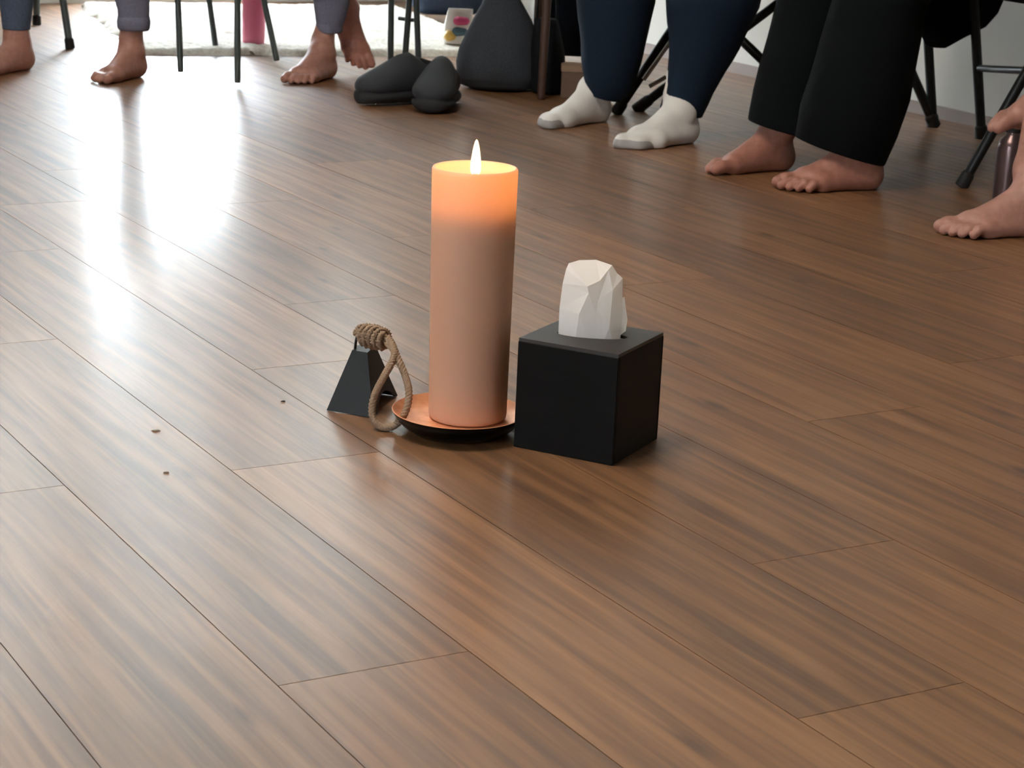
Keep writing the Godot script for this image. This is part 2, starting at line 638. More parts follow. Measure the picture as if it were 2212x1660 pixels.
func build_room() -> void:
	var H := 3.2
	var paint := mat("wall_paint", Color(0.80, 0.79, 0.76), 0.85, 0.0, {"heightmap_enabled": false})
	var white := mat("white_trim", Color(0.85, 0.84, 0.81), 0.5)
	var pane := mat("window_glass", Color(1, 1, 1, 0.04), 0.02, 0.0, {"transparency": BaseMaterial3D.TRANSPARENCY_ALPHA})
	var P00 := room_point(0, 0)
	var P10 := room_point(6.5, 0)
	var P11 := room_point(6.5, 11)
	var P01 := room_point(0, 11)
	var back := Vector2(-0.5055, -0.8628)
	var left := Vector2(-0.8628, 0.5055)
	wall_with_openings("wall_right", P00 - back * -0.0, P01, -left, [], H, paint)
	var w1 := [6.1, 7.1, 1.0, 1.9]
	var door := [0.69, 1.30, 0.02, 3.0]
	var wr := [0.06, 0.62, 1.2, 3.0]
	var wl := [1.42, 3.0, 1.2, 3.0]
	wall_with_openings("wall_back", P00 + left * -0.0, P10, back, [wr, door, wl], H, paint)
	opening_frame("window_2", P00, left, back, wr, 0, white, pane)
	opening_frame("window_3", P00, left, back, wl, 1, white, pane)
	opening_frame("door_1", P00, left, back, door, 0, white, pane)
	wall_with_openings("wall_left", P10, P11, left, [w1], H, paint)
	opening_frame("window_1", P10, -back, left, w1, 1, white, pane)
	wall_with_openings("wall_front", P01, P11, -back, [], H, paint)
	var g := Geo.new()
	var c := []
	for q in [room_point(-0.2, -0.2), room_point(6.7, -0.2), room_point(6.7, 11.2), room_point(-0.2, 11.2)]:
		c.append(Vector3(q.x, H, q.y))
	g.flat(c, Vector3.DOWN)
	var up := Vector3(0, 0.15, 0)
	g.flat([c[0] + up, c[1] + up, c[2] + up, c[3] + up], Vector3.UP)
	for k in 4:
		var p: Vector3 = c[k]
		var q: Vector3 = c[(k + 1) % 4]
		g.flat([p, q, q + up, p + up], Vector3((p.x + q.x) * 0.5 + 0.9, 0, (p.z + q.z) * 0.5 + 1.9))
	struct("ceiling", g, mat("ceiling_paint", Color(0.85, 0.84, 0.82), 0.9))
	g = Geo.new()
	var d := (P01 - P00).normalized()
	wall_piece(g, P00 + left * 0.012, P01 + left * 0.012, 0.0, 0.032, -left, 0.012)
	struct("baseboard_right", g, mat("baseboard_paint", Color(0.55, 0.49, 0.46), 0.6))
	g = Geo.new()
	wall_piece(g, P00 + left * 1.31 - back * 0.012, P10 - back * 0.012, 0.0, 0.08, back, 0.012)
	wall_piece(g, P00 + left * 0.02 - back * 0.012, P00 + left * 0.65 - back * 0.012, 0.0, 0.08, back, 0.012)
	struct("baseboard_back", g, white)
	ceiling_panel("ceiling_light_panel", Vector3(-1.0, H, -2.5), Vector2(1.2, 1.2), 0.9)
	roller_blind("pale roller blind drawn down to waist height over the glass door", P00, left, back, door[0], door[1], 1.10, door[3], white)
	roller_blind("narrow pale roller blind over the window right of the door", P00, left, back, wr[0], wr[1], wr[2] + 0.01, wr[3], white)
	roller_blind("broad pale roller blind over the window left of the door", P00, left, back, wl[0], wl[1], wl[2] + 0.01, wl[3], white)
	# the pale paved terrace outside the glass door
	g = Geo.new()
	var q := room_point(0.5, -6.2)
	g.block(Vector3(16, 0.1, 11.8), 0.02, Transform3D(Basis(Vector3(left.x, 0, left.y), Vector3.UP, Vector3(-back.x, 0, -back.y)), Vector3(q.x, -0.12, q.y)))
	struct("terrace", g, mat("terrace_stone", Color(0.74, 0.73, 0.70), 0.8), "pale terrace outside the glass door")

# ------------------------------------------------------------------ things in the middle
func flame_and_candle() -> void:
	var at := Vector3(-0.0535, 0.018, -2.46)
	var root := thing("candle", "tall cream pillar candle burning on a copper plate", "candle", at)
	var lean := Vector3(-0.008, 1, 0).normalized()
	var g := Geo.new()
	var h := 0.313
	var prof := [Vector2(0, 0), Vector2(0.046, 0), Vector2(0.0478, 0.002), Vector2(0.0485, 0.006)]
	for k in 12:
		var f := k / 11.0
		prof.append(Vector2(lerpf(0.0486, 0.0520, f), lerpf(0.02, h - 0.006, f)))
	prof.append_array([Vector2(0.0519, h - 0.0025), Vector2(0.0508, h - 0.0004), Vector2(0.0493, h), Vector2(0.0478, h - 0.001), Vector2(0.0462, h - 0.004), Vector2(0.0440, h - 0.009), Vector2(0.036, h - 0.0125), Vector2(0.020, h - 0.0145), Vector2(0.004, h - 0.015), Vector2(0, h - 0.015)])
	g.lathe(prof, at, 72, 0.6, lean)
	obj("wax_body", g, mat("wax", Color(0.88, 0.755, 0.66), 0.42, 0.0, {"backlight_enabled": true, "backlight": Color(1.0, 0.85, 0.72)}), root)
	g = Geo.new()
	g.lathe([Vector2(0, 0.002), Vector2(0.0455, 0.002), Vector2(0.0496, h - 0.088), Vector2(0.0490, h - 0.074), Vector2(0.0470, h - 0.062), Vector2(0.043, h - 0.050), Vector2(0.032, h - 0.038), Vector2(0.015, h - 0.029), Vector2(0, h - 0.026)], at, 48, 0.3, lean)
	obj("wax_core", g, mat("wax_core", Color(0.85, 0.74, 0.62), 0.6), root)
	var top := at + lean * (h - 0.015)
	g = Geo.new()
	g.loft([top + Vector3(-0.001, -0.002, 0), top + Vector3(0, 0.004, 0), top + Vector3(0.0006, 0.009, 0)], [0.0012, 0.0012, 0.0009], 8)
	obj("wick", g, mat("wick", Color(0.08, 0.06, 0.05), 0.9), root)
	g = Geo.new()
	var pts := []
	var rad := []
	for q in [[0.0, 0.0008], [0.003, 0.0046], [0.008, 0.0064], [0.014, 0.0066], [0.022, 0.0058], [0.031, 0.0046], [0.038, 0.0033], [0.043, 0.0020], [0.0455, 0.0007]]:
		pts.append(top + Vector3(0.0005, 0.003 + q[0], 0.002))
		rad.append(q[1])
	g.loft(pts, rad, 20)
	var fm := mat("flame_glow", Color(1, 0.8, 0.5), 1.0, 0.0, {"emission_enabled": true, "emission": Color(1.0, 0.80, 0.52), "emission_energy_multiplier": FLAME_GLOW})
	obj("flame", g, fm, root)
	var l := OmniLight3D.new()
	l.name = "flame_light"
	l.light_color = Color(1.0, 0.80, 0.54)
	l.light_energy = FLAME_LIGHT
	l.light_size = 0.005
	l.omni_range = 12.0
	l.omni_attenuation = 2.0
	l.shadow_enabled = true
	l.position = top + Vector3(0.0005, 0.016, 0.002)
	add_child(l)

const FLAME_GLOW := 0.6
const FLAME_LIGHT := 0.0011

func copper_plate() -> void:
	var at := Vector3(-0.0645, 0.0, -2.455)
	var root := thing("plate", "round copper plate with dark underside beneath the candle", "plate", at)
	var g := Geo.new()
	# the dished top
	g.lathe([Vector2(0.0828, 0.0272), Vector2(0.0820, 0.0275), Vector2(0.0806, 0.0265), Vector2(0.0755, 0.0212), Vector2(0.070, 0.0180), Vector2(0.064, 0.0166), Vector2(0.0, 0.0165)], at, 96, 0.6)
	var m := mat("copper", Color(0.95, 0.70, 0.53), 0.45, 0.5, {"albedo_texture": noise_tex(0.02, 256, [Color(0.88, 0.80, 0.77), Color(1, 1, 1)]), "uv1_triplanar": true, "uv1_scale": Vector3(9, 9, 9)})
	obj("dish", g, m, root)
	g = Geo.new()
	g.lathe([Vector2(0.0, 0.0), Vector2(0.050, 0.0), Vector2(0.060, 0.002), Vector2(0.071, 0.010), Vector2(0.0785, 0.0195), Vector2(0.0828, 0.0262), Vector2(0.0830, 0.0272)], at, 96, 0.6)
	obj("underside", g, mat("plate_underside", Color(0.05, 0.05, 0.055), 0.28, 0.7), root)

func tissue_box() -> void:
	var a := Vector3(0.005, 0, -2.400)
	var f := Vector3(0.1275, 0, -2.338)
	var u := (f - a).normalized()
	var w := Vector3(u.z, 0, -u.x)      # away from the camera
	var s := 0.133
	var h := 0.137
	var mid := a + u * s * 0.5 + w * s * 0.5
	var root := thing("tissue_box", "black wooden cube tissue box beside the candle", "tissue box", mid)
	var b := Basis(u, Vector3.UP, -w)
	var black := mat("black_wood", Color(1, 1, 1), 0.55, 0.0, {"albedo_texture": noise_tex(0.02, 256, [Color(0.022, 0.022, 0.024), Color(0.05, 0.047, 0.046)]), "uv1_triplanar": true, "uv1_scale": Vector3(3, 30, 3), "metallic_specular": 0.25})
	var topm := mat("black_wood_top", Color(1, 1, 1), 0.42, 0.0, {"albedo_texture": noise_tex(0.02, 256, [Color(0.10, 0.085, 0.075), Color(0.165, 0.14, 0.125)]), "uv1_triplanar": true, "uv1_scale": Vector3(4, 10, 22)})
	var th := 0.004
	for k in 4:
		var g := Geo.new()
		var dir: Vector3 = [-w, u, w, -u][k]
		var side: Vector3 = [u, w, -u, -w][k]
		var len: float = s if k % 2 == 0 else s - th * 2.0
		var c := mid + dir * (s * 0.5 - th * 0.5) + Vector3(0, (h - th) * 0.5, 0)
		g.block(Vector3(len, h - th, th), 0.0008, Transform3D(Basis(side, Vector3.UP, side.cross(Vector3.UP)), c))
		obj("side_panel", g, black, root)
	# the top, with a long oval slot
	var g := Geo.new()
	var N := 48
	var sl := slot_axis()
	var su: Vector3 = sl
	var sw := Vector3(-su.z, 0, su.x)
	var y1 := Vector3(0, h, 0)
	var y0 := Vector3(0, h - th, 0)
	var inner := []
	var outer := []
	for k in N:
		var t := TAU * k / N
		var p := mid + su * cos(t) * 0.043 + sw * sin(t) * 0.017
		inner.append(p)
		var dd := (su * cos(t) + sw * sin(t))
		var e := s * 0.5 - 0.0008
		var du := absf(dd.dot(u))
		var dw := absf(dd.dot(w))
		outer.append(mid + dd * (e / maxf(du, dw)))
	# corners snapped
	for q in [u + w, u - w, -u + w, -u - w]:
		var best := 0
		for k in N:
			if (outer[k] - mid).normalized().dot(q.normalized()) > (outer[best] - mid).normalized().dot(q.normalized()):
				best = k
		outer[best] = mid + q * (s * 0.5 - 0.0008)
	for k in N:
		var j := (k + 1) % N
		g.flat([inner[k] + y1, outer[k] + y1, outer[j] + y1], Vector3.UP)
		g.flat([inner[k] + y1, outer[j] + y1, inner[j] + y1], Vector3.UP)
		g.flat([inner[k] + y0, outer[k] + y0, outer[j] + y0], Vector3.DOWN)
		g.flat([inner[k] + y0, outer[j] + y0, inner[j] + y0], Vector3.DOWN)
		g.flat([inner[k] + y1, inner[j] + y1, inner[j] + y0, inner[k] + y0], mid - inner[k])
		g.flat([outer[k] + y1, outer[j] + y1, outer[j] + y0, outer[k] + y0], outer[k] - mid)
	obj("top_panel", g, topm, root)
	tissue(mid, h)

func slot_axis() -> Vector3:
	return Vector3(0.96, 0, 0.10).normalized()

func tissue(mid: Vector3, h: float) -> void:
	var root := thing("tissue", "white paper tissue standing folded out of the black box", "tissue", mid + Vector3(0, h - 0.03, 0))
	var g := Geo.new()
	var x := slot_axis()
	var z := Vector3(-x.z, 0, x.x)          # towards the camera
	var P := func(a: float, b: float, c: float) -> Vector3: return mid + Vector3(0, h, 0) + x * a * 0.001 + Vector3(0, b * 0.001, 0) + z * (c * 1.35 - 1.0) * 0.001
	# outline in millimetres: across, up, towards the viewer
	var o := -3.0
	var bl: Vector3 = P.call(-38 + o, -26, 1)
	var b1: Vector3 = P.call(-18 + o, -27, 11)
	var b2: Vector3 = P.call(10 + o, -28, 10)
	var br: Vector3 = P.call(34 + o, -28, 2)
	var l1: Vector3 = P.call(-38.5 + o, 30, -1)
	var l2: Vector3 = P.call(-36.5 + o, 60, -4)
	var l3: Vector3 = P.call(-33.6 + o, 77, -7)
	var tl: Vector3 = P.call(-31 + o, 84, -9)
	var t2: Vector3 = P.call(-19 + o, 87, -15)
	var t3: Vector3 = P.call(1 + o, 88, -18)
	var tr: Vector3 = P.call(21.6 + o, 85, -10)
	var ap: Vector3 = P.call(-5 + o, 63, 11)
	var cr: Vector3 = P.call(9 + o, 69, 4)
	var m1: Vector3 = P.call(-3 + o, 55, 11.5)
	var m2: Vector3 = P.call(-13 + o, 29, 12.5)
	var n0: Vector3 = P.call(18 + o, 81, -4)
	var n1: Vector3 = P.call(8.5 + o, 45, 7)
	var n2: Vector3 = P.call(7.4 + o, 30, 9)
	var r1: Vector3 = P.call(28 + o, 75, -12)
	var r2: Vector3 = P.call(35 + o, 69, -13)
	var r3: Vector3 = P.call(36.5 + o, 46, -9)
	var r4: Vector3 = P.call(37.6 + o, 22, -6)
	var mid_r: Vector3 = P.call(25 + o, 58, 1)
	var low_r: Vector3 = P.call(24 + o, 14, 8)
	var f1: Vector3 = P.call(38 + o, 44, -20)
	var f2: Vector3 = P.call(43 + o, 14, -24)
	var f3: Vector3 = P.call(40 + o, -22, -20)
	for t in [[bl, b1, m2], [bl, m2, l1], [l1, m2, m1], [l1, m1, l2], [l2, m1, ap], [l2, ap, l3], [l3, ap, tl], [tl, ap, t2], [t2, ap, t3], [t3, ap, cr], [t3, cr, n0], [t3, n0, tr],
			[ap, m1, cr], [cr, m1, n1], [cr, n1, n0], [m1, m2, n2], [m1, n2, n1], [m2, b1, b2], [m2, b2, n2],
			[n0, n1, mid_r], [n0, mid_r, r1], [n0, r1, tr], [r1, mid_r, r2], [mid_r, r3, r2], [n1, n2, low_r], [n1, low_r, mid_r], [mid_r, low_r, r3], [low_r, r4, r3], [n2, b2, low_r], [b2, br, low_r], [low_r, br, r4],
			[r3, f2, f1], [r3, r4, f2], [r4, f3, f2], [r4, br, f3]]:
		facet(g, t[0], t[1], t[2], z)
	# the back of the fold
	var back := [bl, l1, l2, l3, tl, t2, t3, tr, r1, r2, r3, r4, br]
	var hub: Vector3 = P.call(2 + o, 34, -18)
	for k in back.size():
		facet(g, back[k], back[(k + 1) % back.size()], hub, -z)
	obj("paper", g, mat("tissue_paper", Color(0.97, 0.955, 0.94), 0.9, 0.0, {"backlight_enabled": true, "backlight": Color(0.96, 0.94, 0.92)}), root)

func facet(g: Geo, a: Vector3, b: Vector3, c: Vector3, out: Vector3, deep := 2) -> void:
	if deep > 0:
		var ab := (a + b) * 0.5
		var bc := (b + c) * 0.5
		var ca := (c + a) * 0.5
		var w := 0.0006 * deep / 2.0
		ab += out * noise.get_noise_3dv(ab * 9000.0) * w
		bc += out * noise.get_noise_3dv(bc * 9000.0) * w
		ca += out * noise.get_noise_3dv(ca * 9000.0) * w
		facet(g, a, ab, ca, out, deep - 1)
		facet(g, ab, b, bc, out, deep - 1)
		facet(g, ca, bc, c, out, deep - 1)
		facet(g, ab, bc, ca, out, deep - 1)
		return
	g.flat([a, b, c], out)

func twisted(g: Geo, pts: Array, r: float, turns: float) -> void:   # a three-strand rope along a path
	var n := pts.size()
	for s in 3:
		var path := []
		var rad := []
		var x := Vector3(0, 0, 1)
		for k in n:
			var ax: Vector3 = (pts[mini(k + 1, n - 1)] - pts[maxi(k - 1, 0)]).normalized()
			x = (x - ax * x.dot(ax)).normalized()
			var y := ax.cross(x)
			var a := TAU * (turns * k / n + s / 3.0)
			path.append(pts[k] + (x * cos(a) + y * sin(a)) * r * 0.5)
			rad.append(r * 0.58)
		g.loft(path, rad, 7)

func curve(pts: Array, step := 0.004) -> Array:
	var c := Curve3D.new()
	c.bake_interval = step
	for k in pts.size():
		var t: Vector3 = (pts[mini(k + 1, pts.size() - 1)] - pts[maxi(k - 1, 0)]) * 0.17
		c.add_point(pts[k], -t, t)
	return Array(c.get_baked_points())

func bell() -> void:
	var L := Vector3(-0.234, 0, -2.516)
	var F := Vector3(-0.173, 0, -2.491)
	var R := Vector3(-0.149, 0, -2.598)
	var B := L + R - F
	var c := (L + R) * 0.5
	var root := thing("bell", "small black iron bell with a rope handle left of the candle", "bell", c)
	var iron := mat("black_iron", Color(1, 1, 1), 0.48, 0.35, {"albedo_texture": noise_tex(0.03, 256, [Color(0.028, 0.03, 0.036), Color(0.075, 0.07, 0.066)]), "uv1_triplanar": true, "uv1_scale": Vector3(16, 16, 16)})
	var g := Geo.new()
	var h := 0.074
	var lift := Vector3(0, 0.001, 0)
	for layer in 2:
		var sc := 1.0 if layer == 0 else 0.94
		var corners := []
		var tops := []
		for q in [L, F, R, B]:
			corners.append(c + (q - c) * sc + lift)
			tops.append(c + (q - c) * (0.33 if layer == 0 else 0.29) + Vector3(0, h - 0.002 * layer, 0))
		for k in 4:
			var j := (k + 1) % 4
			var o: Vector3 = (corners[k] + corners[j]) * 0.5 - c
			if layer == 1:
				o = -o
			var n := 16
			for t in n:
				var f0 := float(t) / n
				var f1 := float(t + 1) / n
				var lo := []
				for f in [f0, f1]:
					var p: Vector3 = corners[k].lerp(corners[j], f)
					var q: Vector3 = tops[k].lerp(tops[j], f)
					var notch := 0.0
					if k % 2 == 1:      # the two wide cheeks have an arched mouth
						var e: float = (f - 0.56) / 0.34
						if absf(e) < 1.0:
							notch = 0.24 * sqrt(1.0 - e * e)
					lo.append(p.lerp(q, notch))
				g.flat([lo[0], lo[1], tops[k].lerp(tops[j], f1), tops[k].lerp(tops[j], f0)], o)
		g.flat(tops, Vector3.UP if layer == 0 else Vector3.DOWN)
	obj("shell", g, iron, root)
	var tc := c + Vector3(0, h, 0)
	g = Geo.new()
	var ring := []
	for k in 21:
		var a := PI * k / 20.0
		ring.append(tc + Vector3(-0.001 - 0.010 * cos(a), -0.003 + 0.031 * sin(a), 0.004 * cos(a)))
	var rr := []
	rr.resize(21)
	rr.fill(0.0017)
	g.loft(ring, rr, 8)
	obj("hanger", g, iron, root)
	g = Geo.new()
	g.loft([tc + Vector3(0, -0.004, 0), tc + Vector3(0.002, -0.03, 0), tc + Vector3(0.003, -0.05, 0)], [0.0012, 0.0012, 0.0012], 8)
	g.nets([[tc + Vector3(0.003, -0.052, 0), tc + Vector3(0.003, -0.053, 0), 0.008, 0.008, 0.0]], 0.0025)
	obj("clapper", g, iron, root)
	# rope: coils round the top, then a long loop that hangs in front of the right cheek
	var rope := mat("rope", Color(1, 1, 1), 0.95, 0.0, {"albedo_texture": noise_tex(0.06, 256, [Color(0.44, 0.36, 0.29), Color(0.70, 0.60, 0.50)]), "uv1_triplanar": true, "uv1_scale": Vector3(60, 60, 60)})
	g = Geo.new()
	var a0 := Vector3(-0.1935, 0.0985, -2.535)
	var a1 := Vector3(-0.1600, 0.1010, -2.500)
	var ax := (a1 - a0).normalized()
	var px := ax.cross(Vector3.UP).normalized()
	var py := px.cross(ax)
	var coil := []
	for k in 130:
		var f := k / 129.0
		var a := TAU * 5.2 * f
		var r := 0.0098 + 0.0026 * sin(PI * f) + 0.0016 * noise.get_noise_1d(k * 40.0)
		coil.append(a0.lerp(a1, f) + px * cos(a) * r + py * sin(a) * r)
	twisted(g, coil, 0.0042, 50.0)
	g.loft([a0 - ax * 0.003, a0 + ax * 0.01, a1 - ax * 0.006, a1 + ax * 0.002], [0.004, 0.008, 0.0085, 0.004], 12)
	obj("rope_wrap", g, rope, root)
	g = Geo.new()
	var up := a1 + Vector3(0.002, 0.004, 0.004)
	var loop := [up, Vector3(-0.1515, 0.0985, -2.488), Vector3(-0.1475, 0.0900, -2.478), Vector3(-0.1500, 0.0800, -2.470), Vector3(-0.1590, 0.0640, -2.460), Vector3(-0.1680, 0.0450, -2.452), Vector3(-0.1715, 0.0270, -2.447), Vector3(-0.1685, 0.0130, -2.443), Vector3(-0.1590, 0.0055, -2.440), Vector3(-0.1460, 0.0060, -2.440), Vector3(-0.1340, 0.0160, -2.444), Vector3(-0.1275, 0.0330, -2.450), Vector3(-0.1275, 0.0500, -2.457), Vector3(-0.1340, 0.0680, -2.466), Vector3(-0.1420, 0.0820, -2.474), Vector3(-0.1490, 0.0930, -2.484), Vector3(-0.1580, 0.0990, -2.494)]
	twisted(g, curve(loop, 0.0025), 0.0047, 26.0)
	obj("rope_loop", g, rope, root)

# ------------------------------------------------------------------ feet and people
# bones of a foot whose big toe's tip is at `toe`, pointing along `dir`, sole down; hand = +1 a right foot, -1 a left foot
func foot_bones(toe: Vector3, dir: Vector3, up: Vector3, hand: float, size: float, sock: bool, shin: Array) -> Array:
	var X := dir.normalized()
	var Z := X.cross(up).normalized()
	var Y := Z.cross(X).normalized()
	var S := size / 0.245
	var heel := toe - X * 0.236 * S - Z * (-hand) * 0.028 * S
	var P := func(x: float, y: float, z: float) -> Vector3: return heel + X * x * S + Y * y * S + Z * (z * -hand) * S    # +z towards the big toe
	var o := []
	var add := func(a: Vector3, b: Vector3, ra: float, rb: float, k: float) -> void: o.append([a, b, ra * S, rb * S, k * S])
	add.call(P.call(0.028, 0.030, 0), P.call(0.045, 0.034, 0), 0.029, 0.030, 0.0)
	add.call(P.call(0.045, 0.030, 0.006), P.call(0.168, 0.019, 0.020), 0.029, 0.020, 0.02)
	add.call(P.call(0.040, 0.027, -0.006), P.call(0.150, 0.015, -0.024), 0.026, 0.015, 0.02)
	add.call(P.call(0.060, 0.070, 0.004), P.call(0.155, 0.027, 0.008), 0.034, 0.020, 0.025)
	add.call(P.call(0.150, 0.017, -0.022), P.call(0.172, 0.019, 0.020), 0.017, 0.020, 0.015)
	add.call(P.call(0.026, 0.030, 0), P.call(0.032, 0.100, 0), 0.026, 0.022, 0.02)
	add.call(P.call(0.054, 0.074, 0.027), P.call(0.054, 0.076, 0.027), 0.013, 0.013, 0.012)
	add.call(P.call(0.047, 0.066, -0.027), P.call(0.047, 0.068, -0.027), 0.012, 0.012, 0.012)
	var last: Vector3 = P.call(0.052, 0.082, 0)
	var rl := 0.036
	for q in shin:
		o.append([last, q[0], rl * (S if last == P.call(0.052, 0.082, 0) else 1.0), q[1], 0.015])
		last = q[0]
		rl = q[1]
	if sock:
		add.call(P.call(0.165, 0.019, 0.018), P.call(0.224, 0.015, 0.020), 0.020, 0.014, 0.02)
		add.call(P.call(0.150, 0.017, -0.015), P.call(0.205, 0.014, -0.012), 0.019, 0.013, 0.02)
		add.call(P.call(0.200, 0.014, -0.012), P.call(0.222, 0.015, 0.018), 0.013, 0.014, 0.02)
	else:
		var toes := [[0.172, 0.027, 0.236, 0.030, 0.0155, 0.0128], [0.174, 0.007, 0.236, 0.0085, 0.0105, 0.0088], [0.170, -0.009, 0.226, -0.0090, 0.0100, 0.0082], [0.163, -0.022, 0.213, -0.0240, 0.0095, 0.0080], [0.152, -0.034, 0.196, -0.0375, 0.0090, 0.0078]]
		for t in toes:
			var k0: Vector3 = P.call(t[0], 0.019, t[1])
			var k1: Vector3 = P.call(lerpf(t[0], t[2], 0.55), 0.0185, lerpf(t[1], t[3], 0.55))
			var tip: Vector3 = P.call(t[2] - t[5], t[5] + 0.001, t[3])
			add.call(k0, k1, t[4], t[4] * 0.93, 0.005)
			add.call(k1, tip, t[4] * 0.93, t[5], 0.003)
	return o

func nails(toe: Vector3, dir: Vector3, up: Vector3, hand: float, size: float, parent: Node3D) -> void:
	var X := dir.normalized()
	var Z := X.cross(up).normalized()
	var Y := Z.cross(X).normalized()
	var S := size / 0.245
	var heel := toe - X * 0.236 * S - Z * (-hand) * 0.028 * S
	var m := mat("toenail", Color(0.80, 0.62, 0.55), 0.35)
	for t in [[0.227, 0.030, 0.0215, 0.0085], [0.229, 0.0085, 0.0150, 0.0055], [0.219, -0.009, 0.0140, 0.0050], [0.206, -0.024, 0.0135, 0.0048], [0.189, -0.0375, 0.0130, 0.0045]]:
		var g := Geo.new()
		var c: Vector3 = heel + X * (t[0] - 0.003) * S + Y * t[2] * S + Z * (t[1] * -hand) * S
		var w: float = t[3] * S
		g.loft([c - X * w * 0.9 + Y * 0.001, c, c + X * w - Y * 0.003], [Vector2(0.0012, w * 0.7), Vector2(0.0016, w * 0.85), Vector2(0.0012, w * 0.7)], 10, true, [], Y)
		obj("toenail", g, m, parent)

func skin(key: String, c: Color) -> StandardMaterial3D:
	return mat(key, Color.WHITE, 0.5, 0.0, {"albedo_texture": noise_tex(0.02, 256, [c.darkened(0.14), c.lightened(0.06)]), "uv1_triplanar": true, "uv1_scale": Vector3(9, 9, 9)})

func pant_leg(g: Geo, rows: Array, tilt: Vector3, seed_: float, sides := 28) -> void:   # rows from the hem upwards: [centre, radius or Vector2]
	var pts := []
	var rad := []
	var axes := []
	var p0: Vector3 = rows[0][0]
	var r0: Vector2 = rows[0][1] if rows[0][1] is Vector2 else Vector2(rows[0][1], rows[0][1])
	pts.append(p0 + tilt * 0.03); rad.append(r0 * 0.86); axes.append(tilt)
	pts.append(p0 + tilt * 0.002); rad.append(r0 * 0.95); axes.append(tilt)
	pts.append(p0); rad.append(r0 * 0.985); axes.append(tilt)
	pts.append(p0 + tilt * 0.004); rad.append(r0); axes.append(tilt)
	for k in range(1, rows.size()):
		var a: Vector3 = rows[k - 1][0]
		var b: Vector3 = rows[k][0]
		var ra: Vector2 = rows[k - 1][1] if rows[k - 1][1] is Vector2 else Vector2(rows[k - 1][1], rows[k - 1][1])
		var rb: Vector2 = rows[k][1] if rows[k][1] is Vector2 else Vector2(rows[k][1], rows[k][1])
		var steps := maxi(2, int((b - a).length() / 0.022))
		for s in steps:
			var f := (s + 1.0) / steps
			pts.append(a.lerp(b, f)); rad.append(ra.lerp(rb, f)); axes.append(tilt if k == 1 else null)
	var fold := func(k: int, a: float) -> float:
		var p: Vector3 = pts[k]
		return 1.0 + 0.045 * noise.get_noise_3d(cos(a) * 60.0 + seed_ * 37.0, p.y * 420.0, sin(a) * 60.0 + p.z * 60.0) + 0.02 * sin(a * 3.0 + seed_)
	g.loft(pts, rad, sides, true, axes, Vector3(0, 0, 1), fold)

func torso_bones(hip: Vector3, face: Vector3, grow: float) -> Array:   # pelvis, chest, shoulders, arms
	var F := face.normalized()
	var R := F.cross(Vector3.UP)
	var P := func(x: float, y: float, z: float) -> Vector3: return hip + R * x + Vector3(0, y, 0) + F * z
	var b := [
		[P.call(-0.07, 0.02, 0), P.call(0.07, 0.02, 0), 0.115 * grow, 0.115 * grow, 0.03],
		[P.call(0, 0.05, -0.01), P.call(0, 0.36, -0.05), 0.125 * grow, 0.12 * grow, 0.06],
		[P.call(-0.08, 0.33, -0.03), P.call(0.08, 0.33, -0.03), 0.105 * grow, 0.105 * grow, 0.06],
		[P.call(-0.16, 0.44, -0.05), P.call(0.16, 0.44, -0.05), 0.058 * grow, 0.058 * grow, 0.06],
	]
	for s in [-1.0, 1.0]:
		b.append([P.call(0.175 * s, 0.43, -0.05), P.call(0.235 * s, 0.19, 0.0), 0.052 * grow, 0.042 * grow, 0.03])
		b.append([P.call(0.235 * s, 0.19, 0.0), P.call(0.14 * s, 0.135, 0.235), 0.040 * grow, 0.028 * grow, 0.02])
	return b

